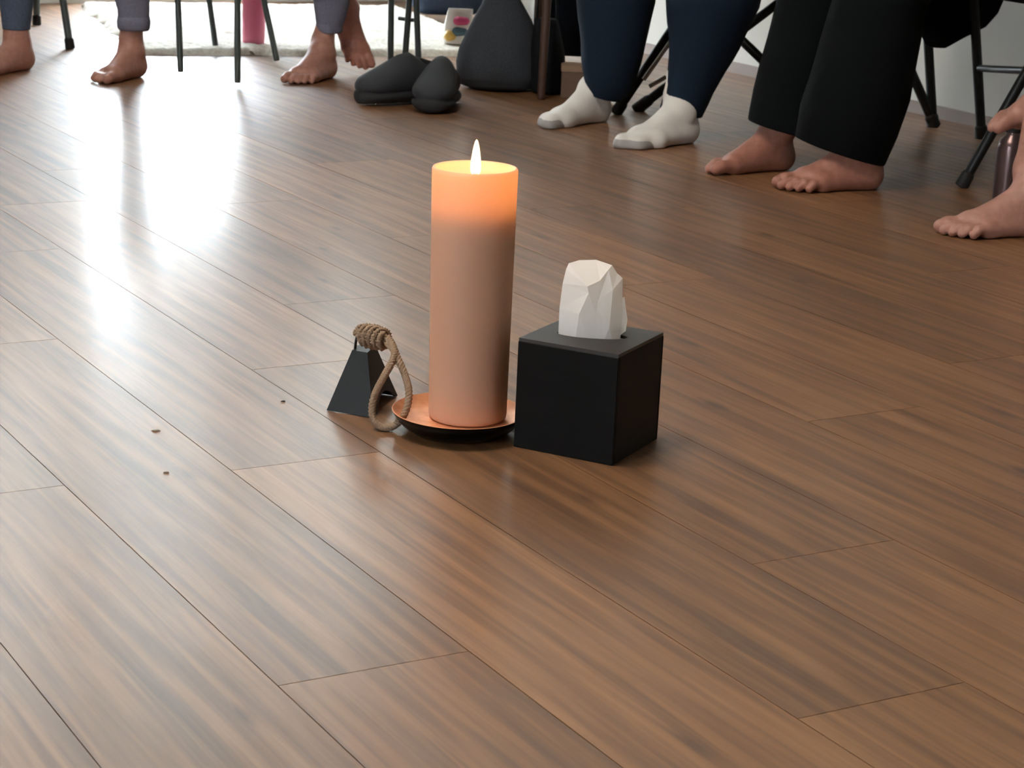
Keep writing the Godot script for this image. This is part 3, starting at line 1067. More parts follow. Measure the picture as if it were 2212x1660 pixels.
func head_hand_bones(hip: Vector3, face: Vector3) -> Array:
	var F := face.normalized()
	var R := F.cross(Vector3.UP)
	var P := func(x: float, y: float, z: float) -> Vector3: return hip + R * x + Vector3(0, y, 0) + F * z
	var head := [
		[P.call(0, 0.46, -0.05), P.call(0, 0.58, -0.03), 0.055, 0.052, 0.03],
		[P.call(0, 0.70, -0.035), P.call(0, 0.72, 0.005), 0.088, 0.080, 0.03],
		[P.call(0, 0.635, 0.02), P.call(0, 0.615, 0.045), 0.052, 0.030, 0.04],
		[P.call(0, 0.695, 0.075), P.call(0, 0.662, 0.100), 0.008, 0.015, 0.012],
		[P.call(-0.017, 0.632, 0.073), P.call(0.017, 0.632, 0.073), 0.009, 0.009, 0.008],
		[P.call(-0.045, 0.722, 0.066), P.call(0.045, 0.722, 0.066), 0.013, 0.013, 0.012],
	]
	for s in [-1.0, 1.0]:
		head.append([P.call(0.083 * s, 0.70, -0.015), P.call(0.086 * s, 0.665, -0.010), 0.014, 0.009, 0.006])
	var hands := []
	for s in [-1.0, 1.0]:
		var w: Vector3 = P.call(0.14 * s, 0.135, 0.235)
		var fwd: Vector3 = (F * 0.94 - R * 0.25 * s + Vector3(0, -0.18, 0)).normalized()
		var side: Vector3 = fwd.cross(Vector3.UP).normalized()
		hands.append([w, w + fwd * 0.035, 0.026, 0.024, 0.012])
		for k in 4:
			var o: Vector3 = side * (k - 1.5) * 0.0195
			var kn: Vector3 = w + fwd * 0.088 + o + Vector3(0, -0.004, 0)
			hands.append([w + fwd * 0.03 + o * 0.6, kn, 0.015, 0.0105, 0.012])
			var ln: float = [0.060, 0.074, 0.070, 0.052][k if s < 0 else 3 - k]
			var mid: Vector3 = kn + fwd * ln * 0.5 + Vector3(0, -0.006, 0)
			hands.append([kn, mid, 0.0095, 0.0085, 0.004])
			hands.append([mid, mid + fwd * ln * 0.45 + Vector3(0, -0.018, 0), 0.0085, 0.0070, 0.003])
		var th: Vector3 = w + fwd * 0.03 - R * 0.028 * s
		hands.append([w + fwd * 0.015, th, 0.017, 0.012, 0.01])
		hands.append([th, th + fwd * 0.045 - R * 0.012 * s, 0.011, 0.008, 0.004])
	return [head, hands]

# legs: dictionaries with toe, dir, up, hand, shin (list of [point, radius] above the ankle), sock, knee
func person(label: String, hip: Vector3, face: Vector3, skin_mat: Material, pants_mat: Material, shirt_mat: Material, hair_mat: Material, legs: Array) -> Node3D:
	var root := thing("person", label, "person", Vector3(hip.x, 0, hip.z), "people seated in the circle")
	var body := Geo.new()
	var R := face.normalized().cross(Vector3.UP)
	for q in legs:
		var sock: bool = q.get("sock", false)
		if not sock:
			body.nets(foot_bones(q.toe, q.dir, q.get("up", Vector3.UP), q.hand, q.get("size", 0.245), false, q.shin), q.get("cell", 0.0045), 0.0008 if q.get("ground", true) else -100.0)
			if q.get("nails", false):
				nails(q.toe, q.dir, q.get("up", Vector3.UP), q.hand, q.get("size", 0.245), root)
		else:
			var g := Geo.new()
			g.nets(foot_bones(q.toe, q.dir, q.get("up", Vector3.UP), q.hand, q.get("size", 0.25), true, q.shin), 0.0045, 0.0008)
			obj("sock", g, q.sock_mat, root)
			g = Geo.new()
			var all := foot_bones(q.toe, q.dir, Vector3.UP, q.hand, q.get("size", 0.25), true, q.shin)
			var tip := []
			for b in all.slice(all.size() - 3):
				tip.append([b[0] + Vector3(0, -0.0052, 0), b[1] + Vector3(0, -0.0052, 0), b[2] + 0.0022, b[3] + 0.0022, b[4]])
			g.nets(tip, 0.004, 0.0006)
			obj("sock_toe", g, mat("grey_sock_toe", Color(0.63, 0.62, 0.62), 0.95), root, "grey reinforced toe")
		var h: Vector3 = hip + R * (0.09 * signf((q.knee - hip).dot(R)))
		var top: Vector3 = q.shin[q.shin.size() - 1][0]
		var under: Vector3 = q.pants[q.pants.size() - 1][0]
		body.loft([top - (under - top).normalized() * 0.01, under + (under - top).normalized() * 0.01, q.knee, h], [minf(0.036, q.shin[q.shin.size() - 1][1]), 0.036, 0.045, 0.062], 14)
	var bones := torso_bones(hip, face, 0.9)
	body.nets(bones, 0.03)
	var hh := head_hand_bones(hip, face)
	body.nets(hh[0], 0.012)
	body.nets(hh[1], 0.008)
	obj("body", body, skin_mat, root)
	var g := Geo.new()
	g.nets(torso_bones(hip, face, 1.0), 0.026)
	obj("shirt", g, shirt_mat, root)
	g = Geo.new()
	var F := face.normalized()
	g.nets([[hip + Vector3(0, 0.735, 0) - F * 0.045, hip + Vector3(0, 0.765, 0) - F * 0.01, 0.090, 0.074, 0.02], [hip + Vector3(0, 0.70, 0) - F * 0.07, hip + Vector3(0, 0.60, 0) - F * 0.09, 0.075, 0.05, 0.03]], 0.018)
	obj("hair", g, hair_mat, root)
	g = Geo.new()
	for k in legs.size():
		var q: Dictionary = legs[k]
		var h: Vector3 = hip + R * (0.09 * signf((q.knee - hip).dot(R)))
		var rows: Array = q.pants.duplicate()
		var rk: float = q.get("knee_r", 0.085)
		rows.append([q.knee, rk])
		rows.append([q.knee.lerp(h, 0.5) + Vector3(0, 0.01, 0), rk * 1.05])
		rows.append([h, 0.105])
		pant_leg(g, rows, q.get("tilt", Vector3.UP), k + hip.x * 3.0)
	g.nets([[hip + R * -0.08, hip + R * 0.08, 0.118, 0.118, 0.0]], 0.02)
	obj("trousers", g, pants_mat, root)
	for q in legs:
		if q.has("cuff"):
			g = Geo.new()
			var c: Vector3 = q.pants[0][0]
			var r: float = q.pants[0][1]
			g.loft([c + Vector3(0, 0.0, 0), c + Vector3(0, -0.004, 0), c + Vector3(0, 0.002, 0), c + Vector3(0, 0.018, 0), c + Vector3(0, 0.032, 0), c + Vector3(0, 0.034, 0)], [r * 0.9, r, r + 0.004, r + 0.006, r + 0.004, r * 0.95], 24, false)
			obj("trouser_cuff", g, pants_mat, root)
	return root

# ------------------------------------------------------------------ chairs
# legs: [ground point, a point higher up]; each runs on to the seat at 0.43 m
func folding_chair(label: String, legs: Array, seat_at: Vector3, face: Vector3, seat_size: Vector2, bars: Array, r := 0.010, boots := true, backrest := true, tone := Color(0.11, 0.12, 0.12)) -> Node3D:
	var root := thing("folding_chair", label, "chair", Vector3(seat_at.x, 0, seat_at.z), "dark metal folding chairs of the circle")
	var steel := mat("steel_%d" % int(tone.g * 100.0), tone, 0.42, 0.55)
	var rubber := mat("black_rubber", Color(0.035, 0.035, 0.035), 0.7)
	for q in legs:
		var a: Vector3 = q[0]
		var b: Vector3 = q[1]
		var d := (b - a) / (b.y - a.y)
		var top := a + d * 0.43
		var g := Geo.new()
		g.loft([a + d * 0.012, a + d * 0.02, top], [Vector2(r * 0.9, r * 0.9), Vector2(r, r), Vector2(r, r)], 12)
		var leg := obj("leg", g, steel, root)
		if boots:
			g = Geo.new()
			g.loft([a + Vector3(0, 0.0005, 0), a + d * 0.003, a + d * 0.028, a + d * 0.034], [r * 1.1, r * 1.35, r * 1.28, r * 1.05], 12)
			var bo := obj("rubber_foot", g, rubber, leg)
			bo.position = Vector3.ZERO
	var F := face.normalized()
	var S := F.cross(Vector3.UP)
	var g := Geo.new()
	g.block(Vector3(seat_size.x, 0.03, seat_size.y), 0.008, Transform3D(Basis(S, Vector3.UP, -F), seat_at + Vector3(0, 0.445, 0)))
	obj("seat", g, mat("seat_vinyl", Color(0.07, 0.07, 0.075), 0.6), root)
	if backrest:
		g = Geo.new()
		var bc := seat_at - F * (seat_size.y * 0.5 + 0.03)
		g.block(Vector3(seat_size.x, 0.20, 0.022), 0.008, Transform3D(Basis(S, Vector3.UP, -F), bc + Vector3(0, 0.74, 0)))
		obj("backrest", g, mat("seat_vinyl", Color.BLACK), root)
		for s in [-1.0, 1.0]:
			g = Geo.new()
			g.loft([bc + S * s * seat_size.x * 0.46 + Vector3(0, 0.44, 0) + F * 0.03, bc + S * s * seat_size.x * 0.46 + Vector3(0, 0.83, 0)], [r, r], 10)
			obj("back_post", g, steel, root)
	for q in bars:
		g = Geo.new()
		var rr: float = q[2] if q.size() > 2 else r * 0.85
		g.loft([q[0], q[1]], [rr, rr], 10)
		obj("cross_bar", g, q[3] if q.size() > 3 else steel, root)
	return root

func people_and_chairs() -> void:
	var tan_skin := skin("skin_warm", Color(0.66, 0.44, 0.37))
	var pale_skin := skin("skin_pale", Color(0.70, 0.50, 0.44))
	var hair := mat("dark_hair", Color(0.08, 0.06, 0.05), 0.6)
	var hair2 := mat("brown_hair", Color(0.22, 0.14, 0.09), 0.6)
	var grey := cloth("grey_jersey", Color(0.43, 0.44, 0.52), Color(0.50, 0.51, 0.59))
	var blue := cloth("slate_denim", Color(0.29, 0.34, 0.42), Color(0.36, 0.41, 0.50))
	var jeans := cloth("navy_denim", Color(0.085, 0.13, 0.185), Color(0.13, 0.185, 0.25), 30.0)
	var black := cloth("black_cloth", Color(0.032, 0.047, 0.055), Color(0.048, 0.064, 0.072))
	var plum := cloth("plum_shirt", Color(0.30, 0.22, 0.26), Color(0.36, 0.27, 0.31))
	var sand := cloth("sand_shirt", Color(0.50, 0.46, 0.40), Color(0.56, 0.52, 0.46))
	var slate := cloth("slate_shirt", Color(0.25, 0.29, 0.33), Color(0.30, 0.34, 0.38))
	var white_sock := mat("white_sock", Color.WHITE, 0.95, 0.0, {"albedo_texture": noise_tex(0.012, 256, [Color(0.80, 0.79, 0.78), Color(0.93, 0.92, 0.90)]), "uv1_triplanar": true, "uv1_scale": Vector3(3.2, 3.2, 3.2), "rim_enabled": true, "rim": 0.2})
	# 1: cut off by the left edge of the picture
	person("person in slate blue trousers cut off by the left edge", Vector3(-1.70, 0.50, -6.08), Vector3(0.30, 0, 0.95), pale_skin, blue, slate, hair2, [
		{"toe": Vector3(-1.435, 0, -5.455), "dir": Vector3(-0.42, 0, 0.90), "hand": 1.0, "size": 0.24, "shin": [[Vector3(-1.384, 0.10, -5.62), 0.031], [Vector3(-1.382, 0.20, -5.62), 0.040]], "knee": Vector3(-1.40, 0.49, -5.60), "knee_r": 0.07,
			"pants": [[Vector3(-1.3825, 0.112, -5.62), 0.037], [Vector3(-1.381, 0.165, -5.62), 0.042], [Vector3(-1.381, 0.20, -5.62), 0.046]]},
		{"toe": Vector3(-1.80, 0, -5.36), "dir": Vector3(0.05, 0, 1), "hand": -1.0, "size": 0.24, "cell": 0.007, "shin": [[Vector3(-1.80, 0.20, -5.55), 0.040]], "knee": Vector3(-1.78, 0.49, -5.56), "knee_r": 0.07,
			"pants": [[Vector3(-1.80, 0.12, -5.55), 0.042], [Vector3(-1.80, 0.20, -5.55), 0.05]]},
	])
	folding_chair("folding chair of the person cut off at left edge", [[Vector3(-1.594, 0, -6.749), Vector3(-1.593, 0.08, -6.749)], [Vector3(-1.354, 0, -6.152), Vector3(-1.374, 0.143, -6.152)], [Vector3(-1.95, 0, -6.55), Vector3(-1.95, 0.1, -6.55)], [Vector3(-1.74, 0, -5.97), Vector3(-1.74, 0.1, -5.97)]], Vector3(-1.68, 0, -6.30), Vector3(0.30, 0, 0.95), Vector2(0.40, 0.40), [], 0.011, true, true, Color(0.34, 0.38, 0.38))
	# 2: on the chair in front of the light, feet wide apart
	person("person in rolled-up grey trousers, bare feet wide apart before the bright glare", Vector3(-0.85, 0.50, -6.02), Vector3(0.05, 0, 1), pale_skin, grey, plum, hair, [
		{"toe": Vector3(-1.105, 0, -5.412), "dir": Vector3(-0.36, 0, 0.93), "hand": 1.0, "size": 0.235, "shin": [[Vector3(-1.067, 0.10, -5.585), 0.028], [Vector3(-1.057, 0.19, -5.58), 0.036]], "knee": Vector3(-1.05, 0.49, -5.56), "knee_r": 0.072, "cuff": true,
			"pants": [[Vector3(-1.057, 0.132, -5.58), 0.039], [Vector3(-1.058, 0.183, -5.58), 0.0425], [Vector3(-1.062, 0.215, -5.58), 0.047]]},
		{"toe": Vector3(-0.655, 0, -5.590), "dir": Vector3(-0.36, 0, 0.93), "hand": -1.0, "size": 0.235, "shin": [[Vector3(-0.570, 0.10, -5.77), 0.028], [Vector3(-0.552, 0.17, -5.77), 0.030]], "knee": Vector3(-0.60, 0.49, -5.70), "knee_r": 0.075, "cuff": true,
			"pants": [[Vector3(-0.5505, 0.128, -5.77), 0.032], [Vector3(-0.548, 0.16, -5.77), 0.041], [Vector3(-0.547, 0.19, -5.77), 0.047], [Vector3(-0.545, 0.22, -5.77), 0.052]]},
	])
	folding_chair("folding chair between the wide-set bare feet, in the glare", [[Vector3(-0.943, 0, -5.654), Vector3(-0.951, 0.206, -5.654)], [Vector3(-0.933, 0, -6.235), Vector3(-0.955, 0.154, -6.235)], [Vector3(-0.765, 0, -5.492), Vector3(-0.767, 0.229, -5.492)], [Vector3(-0.720, 0, -6.002), Vector3(-0.762, 0.184, -6.002)]], Vector3(-0.86, 0, -5.88), Vector3(0.05, 0, 1), Vector2(0.36, 0.44), [], 0.0088, false, true, Color(0.34, 0.38, 0.38))
	# 3: one foot tucked under, toes on the floor, the other leg crossed over
	person("person with one bare foot tucked back, toes down behind the black clogs", Vector3(-0.22, 0.50, -6.24), Vector3(-0.55, 0, 0.83), tan_skin, black, sand, hair, [
		{"toe": Vector3(-0.438, 0.013, -5.872), "dir": Vector3(0.40, -0.70, 0.42), "up": Vector3(0.25, 0.65, 0.72), "hand": 1.0, "size": 0.225, "shin": [[Vector3(-0.524, 0.19, -5.955), 0.033], [Vector3(-0.535, 0.25, -5.95), 0.040]], "knee": Vector3(-0.545, 0.50, -5.93), "knee_r": 0.075,
			"pants": [[Vector3(-0.537, 0.225, -5.95), 0.046], [Vector3(-0.54, 0.30, -5.945), 0.052]]},
		{"toe": Vector3(-0.10, 0, -5.93), "dir": Vector3(-0.25, 0, 0.97), "hand": -1.0, "size": 0.225, "cell": 0.007, "shin": [[Vector3(-0.07, 0.20, -6.11), 0.040]], "knee": Vector3(-0.12, 0.50, -5.92), "knee_r": 0.075,
			"pants": [[Vector3(-0.075, 0.20, -6.08), 0.050], [Vector3(-0.085, 0.30, -6.04), 0.055]]},
	])
	folding_chair("folding chair whose legs rise behind the black clogs", [[Vector3(-0.394, 0, -6.013), Vector3(-0.397, 0.199, -6.013)], [Vector3(-0.352, 0, -5.974), Vector3(-0.342, 0.206, -5.963)], [Vector3(-0.308, 0, -5.958), Vector3(-0.322, 0.207, -5.958)]], Vector3(-0.26, 0, -6.16), Vector3(-0.55, 0, 0.83), Vector2(0.36, 0.36), [[Vector3(-0.372, 0.15, -5.99), Vector3(-0.330, 0.15, -5.96), 0.006]], 0.009, false, true, Color(0.24, 0.27, 0.27))
	# 5: jeans and white socks
	person("person in dark blue jeans and white ankle socks", Vector3(0.60, 0.50, -5.34), Vector3(-0.66, 0, 0.75), pale_skin, jeans, slate, hair2, [
		{"toe": Vector3(0.060, 0, -4.990), "dir": Vector3(-0.68, 0, 0.73), "hand": 1.0, "size": 0.25, "sock": true, "sock_mat": white_sock, "shin": [[Vector3(0.203, 0.105, -5.125), 0.035], [Vector3(0.206, 0.16, -5.13), 0.038]], "knee": Vector3(0.215, 0.49, -5.13), "knee_r": 0.10, "tilt": Vector3(0.20, 1, 0.1).normalized(),
			"pants": [[Vector3(0.196, 0.068, -5.135), 0.047], [Vector3(0.204, 0.104, -5.13), 0.064], [Vector3(0.208, 0.153, -5.13), 0.075], [Vector3(0.210, 0.231, -5.13), 0.085], [Vector3(0.210, 0.304, -5.13), 0.096]]},
		{"toe": Vector3(0.214, 0, -4.752), "dir": Vector3(-0.70, 0, 0.71), "hand": -1.0, "size": 0.25, "sock": true, "sock_mat": white_sock, "shin": [[Vector3(0.365, 0.105, -4.89), 0.036], [Vector3(0.37, 0.16, -4.89), 0.038]], "knee": Vector3(0.44, 0.49, -4.90), "knee_r": 0.12, "tilt": Vector3(0.14, 1, 0.1).normalized(),
			"pants": [[Vector3(0.371, 0.070, -4.895), 0.052], [Vector3(0.388, 0.130, -4.89), 0.057], [Vector3(0.400, 0.187, -4.89), 0.070], [Vector3(0.412, 0.243, -4.89), 0.086], [Vector3(0.423, 0.335, -4.89), 0.113]]},
	])
	var glint := mat("worn_steel", Color(0.62, 0.60, 0.58), 0.35, 0.6)
	folding_chair("folding chair under the person in jeans, crossed legs showing", [[Vector3(0.286, 0, -5.376), Vector3(0.629, 0.278, -5.42)], [Vector3(0.785, 0, -5.13), Vector3(0.534, 0.211, -5.35)], [Vector3(0.233, 0, -5.30), Vector3(0.350, 0.197, -5.30)]], Vector3(0.60, 0, -5.36), Vector3(-0.66, 0, 0.75), Vector2(0.38, 0.38), [[Vector3(0.300, 0.094, -5.286), Vector3(0.366, 0.199, -5.286), 0.006, glint], [Vector3(0.318, 0.072, -5.33), Vector3(0.36, 0.098, -5.33), 0.006, glint]], 0.012)
	# 6: wide black trousers
	person("person in wide black trousers with bare feet", Vector3(1.08, 0.50, -4.62), Vector3(-0.89, 0, 0.45), tan_skin, black, plum, hair, [
		{"toe": Vector3(0.408, 0, -4.428), "dir": Vector3(-0.87, 0, 0.49), "hand": 1.0, "size": 0.24, "cell": 0.004, "nails": true, "shin": [[Vector3(0.575, 0.11, -4.53), 0.034], [Vector3(0.59, 0.19, -4.53), 0.038]], "knee": Vector3(0.64, 0.49, -4.53), "knee_r": 0.085, "tilt": Vector3(0.22, 1, 0.0).normalized(),
			"pants": [[Vector3(0.575, 0.093, -4.53), Vector2(0.080, 0.088)], [Vector3(0.582, 0.159, -4.53), Vector2(0.08, 0.088)], [Vector3(0.592, 0.22, -4.53), Vector2(0.08, 0.088)], [Vector3(0.604, 0.276, -4.53), Vector2(0.08, 0.088)], [Vector3(0.618, 0.376, -4.53), 0.085]]},
		{"toe": Vector3(0.529, 0, -4.302), "dir": Vector3(-0.92, 0, 0.39), "hand": -1.0, "size": 0.25, "cell": 0.0035, "nails": true, "shin": [[Vector3(0.715, 0.11, -4.385), 0.034], [Vector3(0.72, 0.19, -4.37), 0.038]], "knee": Vector3(0.76, 0.49, -4.36), "knee_r": 0.095, "tilt": Vector3(0.27, 1, 0.0).normalized(),
			"pants": [[Vector3(0.673, 0.076, -4.375), Vector2(0.09, 0.100)], [Vector3(0.685, 0.143, -4.365), Vector2(0.095, 0.108)], [Vector3(0.701, 0.213, -4.36), Vector2(0.095, 0.107)], [Vector3(0.712, 0.289, -4.36), Vector2(0.095, 0.103)], [Vector3(0.728, 0.396, -4.36), 0.096]]},
	])
	folding_chair("folding chair of the person in wide black trousers, slanted front leg showing", [[Vector3(0.949, 0, -4.422), Vector3(1.059, 0.245, -4.422)], [Vector3(0.76, 0, -4.80), Vector3(0.80, 0.2, -4.80)], [Vector3(1.30, 0, -4.55), Vector3(1.28, 0.2, -4.55)], [Vector3(1.28, 0, -4.92), Vector3(1.25, 0.2, -4.92)]], Vector3(1.10, 0, -4.64), Vector3(-0.89, 0, 0.45), Vector2(0.38, 0.38), [], 0.0115)
	# 7: cut off by the right edge
	person("person cut off by the right edge, one bare foot raised", Vector3(1.44, 0.50, -4.10), Vector3(-0.97, 0, 0.22), pale_skin, grey, sand, hair2, [
		{"toe": Vector3(0.792, 0, -3.886), "dir": Vector3(-0.95, 0, 0.30), "hand": -1.0, "size": 0.245, "cell": 0.0035, "nails": true, "shin": [[Vector3(0.985, 0.12, -3.955), 0.036], [Vector3(1.00, 0.24, -3.96), 0.042]], "knee": Vector3(1.03, 0.49, -3.98), "knee_r": 0.08,
			"pants": [[Vector3(1.01, 0.27, -3.965), 0.058], [Vector3(1.02, 0.38, -3.97), 0.07]]},
		{"toe": Vector3(0.911, 0.176, -4.00), "dir": Vector3(-0.92, -0.24, 0.30), "hand": 1.0, "size": 0.24, "cell": 0.004, "ground": false, "nails": true, "shin": [[Vector3(1.15, 0.36, -4.08), 0.036], [Vector3(1.14, 0.42, -4.10), 0.042]], "knee": Vector3(1.10, 0.63, -4.12), "knee_r": 0.08,
			"pants": [[Vector3(1.145, 0.40, -4.09), 0.055], [Vector3(1.12, 0.52, -4.11), 0.07]]},
	])
	folding_chair("folding chair at the right edge behind the raised foot", [[Vector3(1.018, 0, -4.292), Vector3(1.052, 0.056, -4.300)], [Vector3(1.62, 0, -4.35), Vector3(1.60, 0.2, -4.33)], [Vector3(1.55, 0, -3.92), Vector3(1.52, 0.2, -3.94)]], Vector3(1.46, 0, -4.12), Vector3(-0.97, 0, 0.22), Vector2(0.38, 0.38), [], 0.010)
	folding_chair("empty folding chair by the pale wall with dark coat over it", [[Vector3(1.056, 0, -5.327), Vector3(1.006, 0.323, -5.327)], [Vector3(1.147, 0, -5.160), Vector3(1.092, 0.341, -5.160)], [Vector3(1.062, 0, -5.33), Vector3(0.966, 0.172, -5.30)]], Vector3(1.00, 0, -5.10), Vector3(-0.79, 0, 0.61), Vector2(0.30, 0.34), [[Vector3(1.120, 0.175, -5.16), Vector3(1.20, 0.212, -4.82), 0.009]], 0.0125, true, false)

# ------------------------------------------------------------------ other things on the floor
func shoe(at: Vector3, dir: Vector3, label: String) -> void:   # a black clog; `at` is the ground point under its toe tip
	var root := thing("clog", label, "shoe", at, "black clogs")
	var X := dir.normalized()
	var Z := X.cross(Vector3.UP)
	var leather := mat("clog_leather", Color(0.17, 0.18, 0.20), 0.8)
	var sole := mat("clog_sole", Color(0.12, 0.125, 0.14), 0.75)
	var g := Geo.new()
	var pts := []
	var rad := []
	var ax := []
	for q in [[0.0, 0.004, 0.008], [-0.004, 0.026, 0.019], [-0.018, 0.044, 0.0205], [-0.06, 0.057, 0.021], [-0.11, 0.050, 0.021], [-0.16, 0.042, 0.022], [-0.215, 0.042, 0.023], [-0.247, 0.032, 0.023], [-0.260, 0.006, 0.016]]:
		pts.append(at + X * q[0] + Vector3(0, 0.0235, 0))
		rad.append(Vector2(q[1], q[2]))
		ax.append(-X)
	g.loft(pts, rad, 24, true, ax, Z)
	obj("sole", g, sole, root)
	g = Geo.new()
	pts = []
	rad = []
	ax = []
	for q in [[-0.001, 0.006, 0.006, 0.046], [-0.006, 0.026, 0.018, 0.048], [-0.020, 0.0425, 0.026, 0.049], [-0.05, 0.0535, 0.035, 0.053], [-0.085, 0.052, 0.047, 0.058], [-0.12, 0.046, 0.060, 0.064], [-0.15, 0.041, 0.065, 0.066], [-0.18, 0.039, 0.052, 0.062], [-0.215, 0.039, 0.040, 0.059], [-0.240, 0.031, 0.034, 0.058], [-0.254, 0.010, 0.016, 0.054]]:
		pts.append(at + X * q[0] + Vector3(0, q[3], 0))
		rad.append(Vector2(q[1], q[2]))
		ax.append(-X)
	g.loft(pts, rad, 28, true, ax, Z)
	obj("upper", g, leather, root)
	g = Geo.new()
	g.nets([[at - X * 0.185 + Vector3(0, 0.092, 0), at - X * 0.222 + Vector3(0, 0.084, 0), 0.024, 0.020, 0.0]], 0.006)
	obj("lining", g, mat("clog_lining", Color(0.03, 0.03, 0.03), 0.9), root)

func bag_shape(at: Vector3, profile: Array, x: Vector3, seed_: float) -> Geo:   # rows of [height, half width, half depth, sideways]
	var g := Geo.new()
	var pts := []
	var rad := []
	var ax := []
	for k in profile.size() - 1:
		for s in 4:
			var f := s / 4.0
			var a: Array = profile[k]
			var b: Array = profile[k + 1]
			pts.append(at + Vector3(0, lerpf(a[0], b[0], f), 0) + x * lerpf(a[3], b[3], f))
			rad.append(Vector2(lerpf(a[1], b[1], f), lerpf(a[2], b[2], f)))
			ax.append(Vector3.UP)
	var l: Array = profile[profile.size() - 1]
	pts.append(at + Vector3(0, l[0], 0) + x * l[3]); rad.append(Vector2(l[1], l[2])); ax.append(Vector3.UP)
	g.loft(pts, rad, 40, true, ax, x, func(k: int, a: float) -> float: return 1.0 + 0.05 * noise.get_noise_3d(cos(a) * 55.0 + seed_ * 50.0, pts[k].y * 500.0, sin(a) * 55.0))
	return g

func floor_things() -> void:
	shoe(Vector3(-0.425, 0, -5.250), Vector3(-0.80, 0, 0.60), "black clog seen from its side, toe pointing left")
	shoe(Vector3(-0.240, 0, -5.140), Vector3(-0.16, 0, 0.987), "black clog with its rounded toe facing the candle")
	# rug
	var root := thing("rug", "pale shaggy rug spread on the floor in the glare", "rug", Vector3(-0.75, 0, -6.9))
	var A := Vector3(-1.13, 0, -6.07)
	var B := Vector3(-0.02, 0, -6.47)
	var back := Vector3(-0.33, 0, -0.94).normalized()
	var g := Geo.new()
	var nx := 120
	var nz := 120
	var first := 0
	for j in nz + 1:
		for i in nx + 1:
			var u := float(i) / nx
			var w := float(j) / nz
			var p := A.lerp(B, u) + back * (w * 1.40)
			var edge := minf(minf(u, 1.0 - u) * 1.18, minf(w, 1.0 - w) * 1.40)
			var rag := noise.get_noise_2d(u * 900.0, w * 900.0) * 0.02
			if edge < 0.001:
				p += (-back if w < 0.5 else back) * rag * (1.0 if (j == 0 or j == nz) else 0.0) + (B - A).normalized() * rag * (1.0 if (i == 0 or i == nx) else 0.0)
			var h := 0.012 * clampf(edge / 0.02, 0.0, 1.0) + 0.011 * (noise.get_noise_2d(p.x * 2600.0, p.z * 2600.0) * 0.5 + 0.5) * clampf(edge / 0.02, 0.0, 1.0) + 0.010 * clampf(noise.get_noise_2d(p.x * 420.0, p.z * 420.0), 0.0, 1.0) * clampf(edge / 0.05, 0.0, 1.0)
			g.put(p + Vector3(0, 0.001 + h, 0), Vector3.UP, Vector2(u, w))
	for j in nz:
		for i in nx:
			var a := j * (nx + 1) + i
			g.tri(a, a + 1, a + nx + 1)
			g.tri(a + 1, a + nx + 2, a + nx + 1)
	g.smooth_from(0, 0)
	for k in g.n.size():
		if g.n[k].y < 0.0:
			g.n[k] = -g.n[k]
	obj("pile", g, mat("rug_pile", Color.WHITE, 0.95, 0.0, {"albedo_texture": noise_tex(0.05, 256, [Color(0.70, 0.67, 0.61), Color(0.92, 0.90, 0.86)]), "uv1_triplanar": true, "uv1_scale": Vector3(5, 5, 5)}), root)
	# pink tumbler
	var at := Vector3(-0.835, 0.018, -6.338)
	root = thing("tumbler", "tall pink drinking tumbler standing on the pale rug", "tumbler", at)
	g = Geo.new()
	g.lathe([Vector2(0, 0), Vector2(0.030, 0), Vector2(0.0325, 0.003), Vector2(0.0345, 0.03), Vector2(0.037, 0.22), Vector2(0.0372, 0.225), Vector2(0, 0.226)], at, 40)
	obj("cup", g, mat("pink_plastic", Color(0.94, 0.50, 0.62), 0.35), root)
	g = Geo.new()
	g.lathe([Vector2(0, 0.226), Vector2(0.0385, 0.226), Vector2(0.039, 0.229), Vector2(0.038, 0.238), Vector2(0.034, 0.242), Vector2(0, 0.243)], at, 40)
	obj("lid", g, mat("pink_lid", Color(0.90, 0.55, 0.62), 0.3), root)
	# tote bag
	at = Vector3(-0.075, 0.0, -5.70)
	root = thing("tote_bag", "slumped dark grey cloth bag behind the clogs", "bag", at)
	var bagcloth := cloth("bag_cloth", Color(0.20, 0.215, 0.24), Color(0.26, 0.275, 0.30), 20.0)
	g = bag_shape(at, [[0.002, 0.080, 0.07, 0.0], [0.010, 0.104, 0.09, 0.0], [0.035, 0.117, 0.10, 0.0], [0.07, 0.1185, 0.10, 0.0], [0.11, 0.112, 0.092, 0.001], [0.15, 0.099, 0.08, 0.003], [0.19, 0.081, 0.065, 0.004], [0.225, 0.060, 0.048, 0.002], [0.26, 0.042, 0.034, -0.003], [0.30, 0.030, 0.022, -0.006]], Vector3(1, 0, 0), 1.0)
	obj("pouch", g, bagcloth, root)
	g = Geo.new()
	var st := curve([at + Vector3(-0.03, 0.285, 0.0), at + Vector3(-0.05, 0.38, -0.02), at + Vector3(0.0, 0.47, -0.04), at + Vector3(0.045, 0.38, -0.03), at + Vector3(0.025, 0.285, 0.0)], 0.02)
	var sr := []
	for k in st.size():
		sr.append(Vector2(0.012, 0.003))
	g.loft(st, sr, 10)
	obj("strap", g, bagcloth, root)
	# second black bag, beside it
	at = Vector3(0.058, 0.0, -5.66)
	root = thing("black_bag", "small black bag standing between cloth bag and tan box", "bag", at)
	g = bag_shape(at, [[0.002, 0.038, 0.055, 0.0], [0.010, 0.046, 0.065, 0.0], [0.06, 0.049, 0.068, 0.0], [0.11, 0.047, 0.064, -0.003], [0.15, 0.040, 0.050, -0.006], [0.20, 0.032, 0.03, -0.01]], Vector3(1, 0, 0), 2.0)
	obj("pouch", g, cloth("black_nylon", Color(0.065, 0.075, 0.085), Color(0.095, 0.105, 0.115)), root)
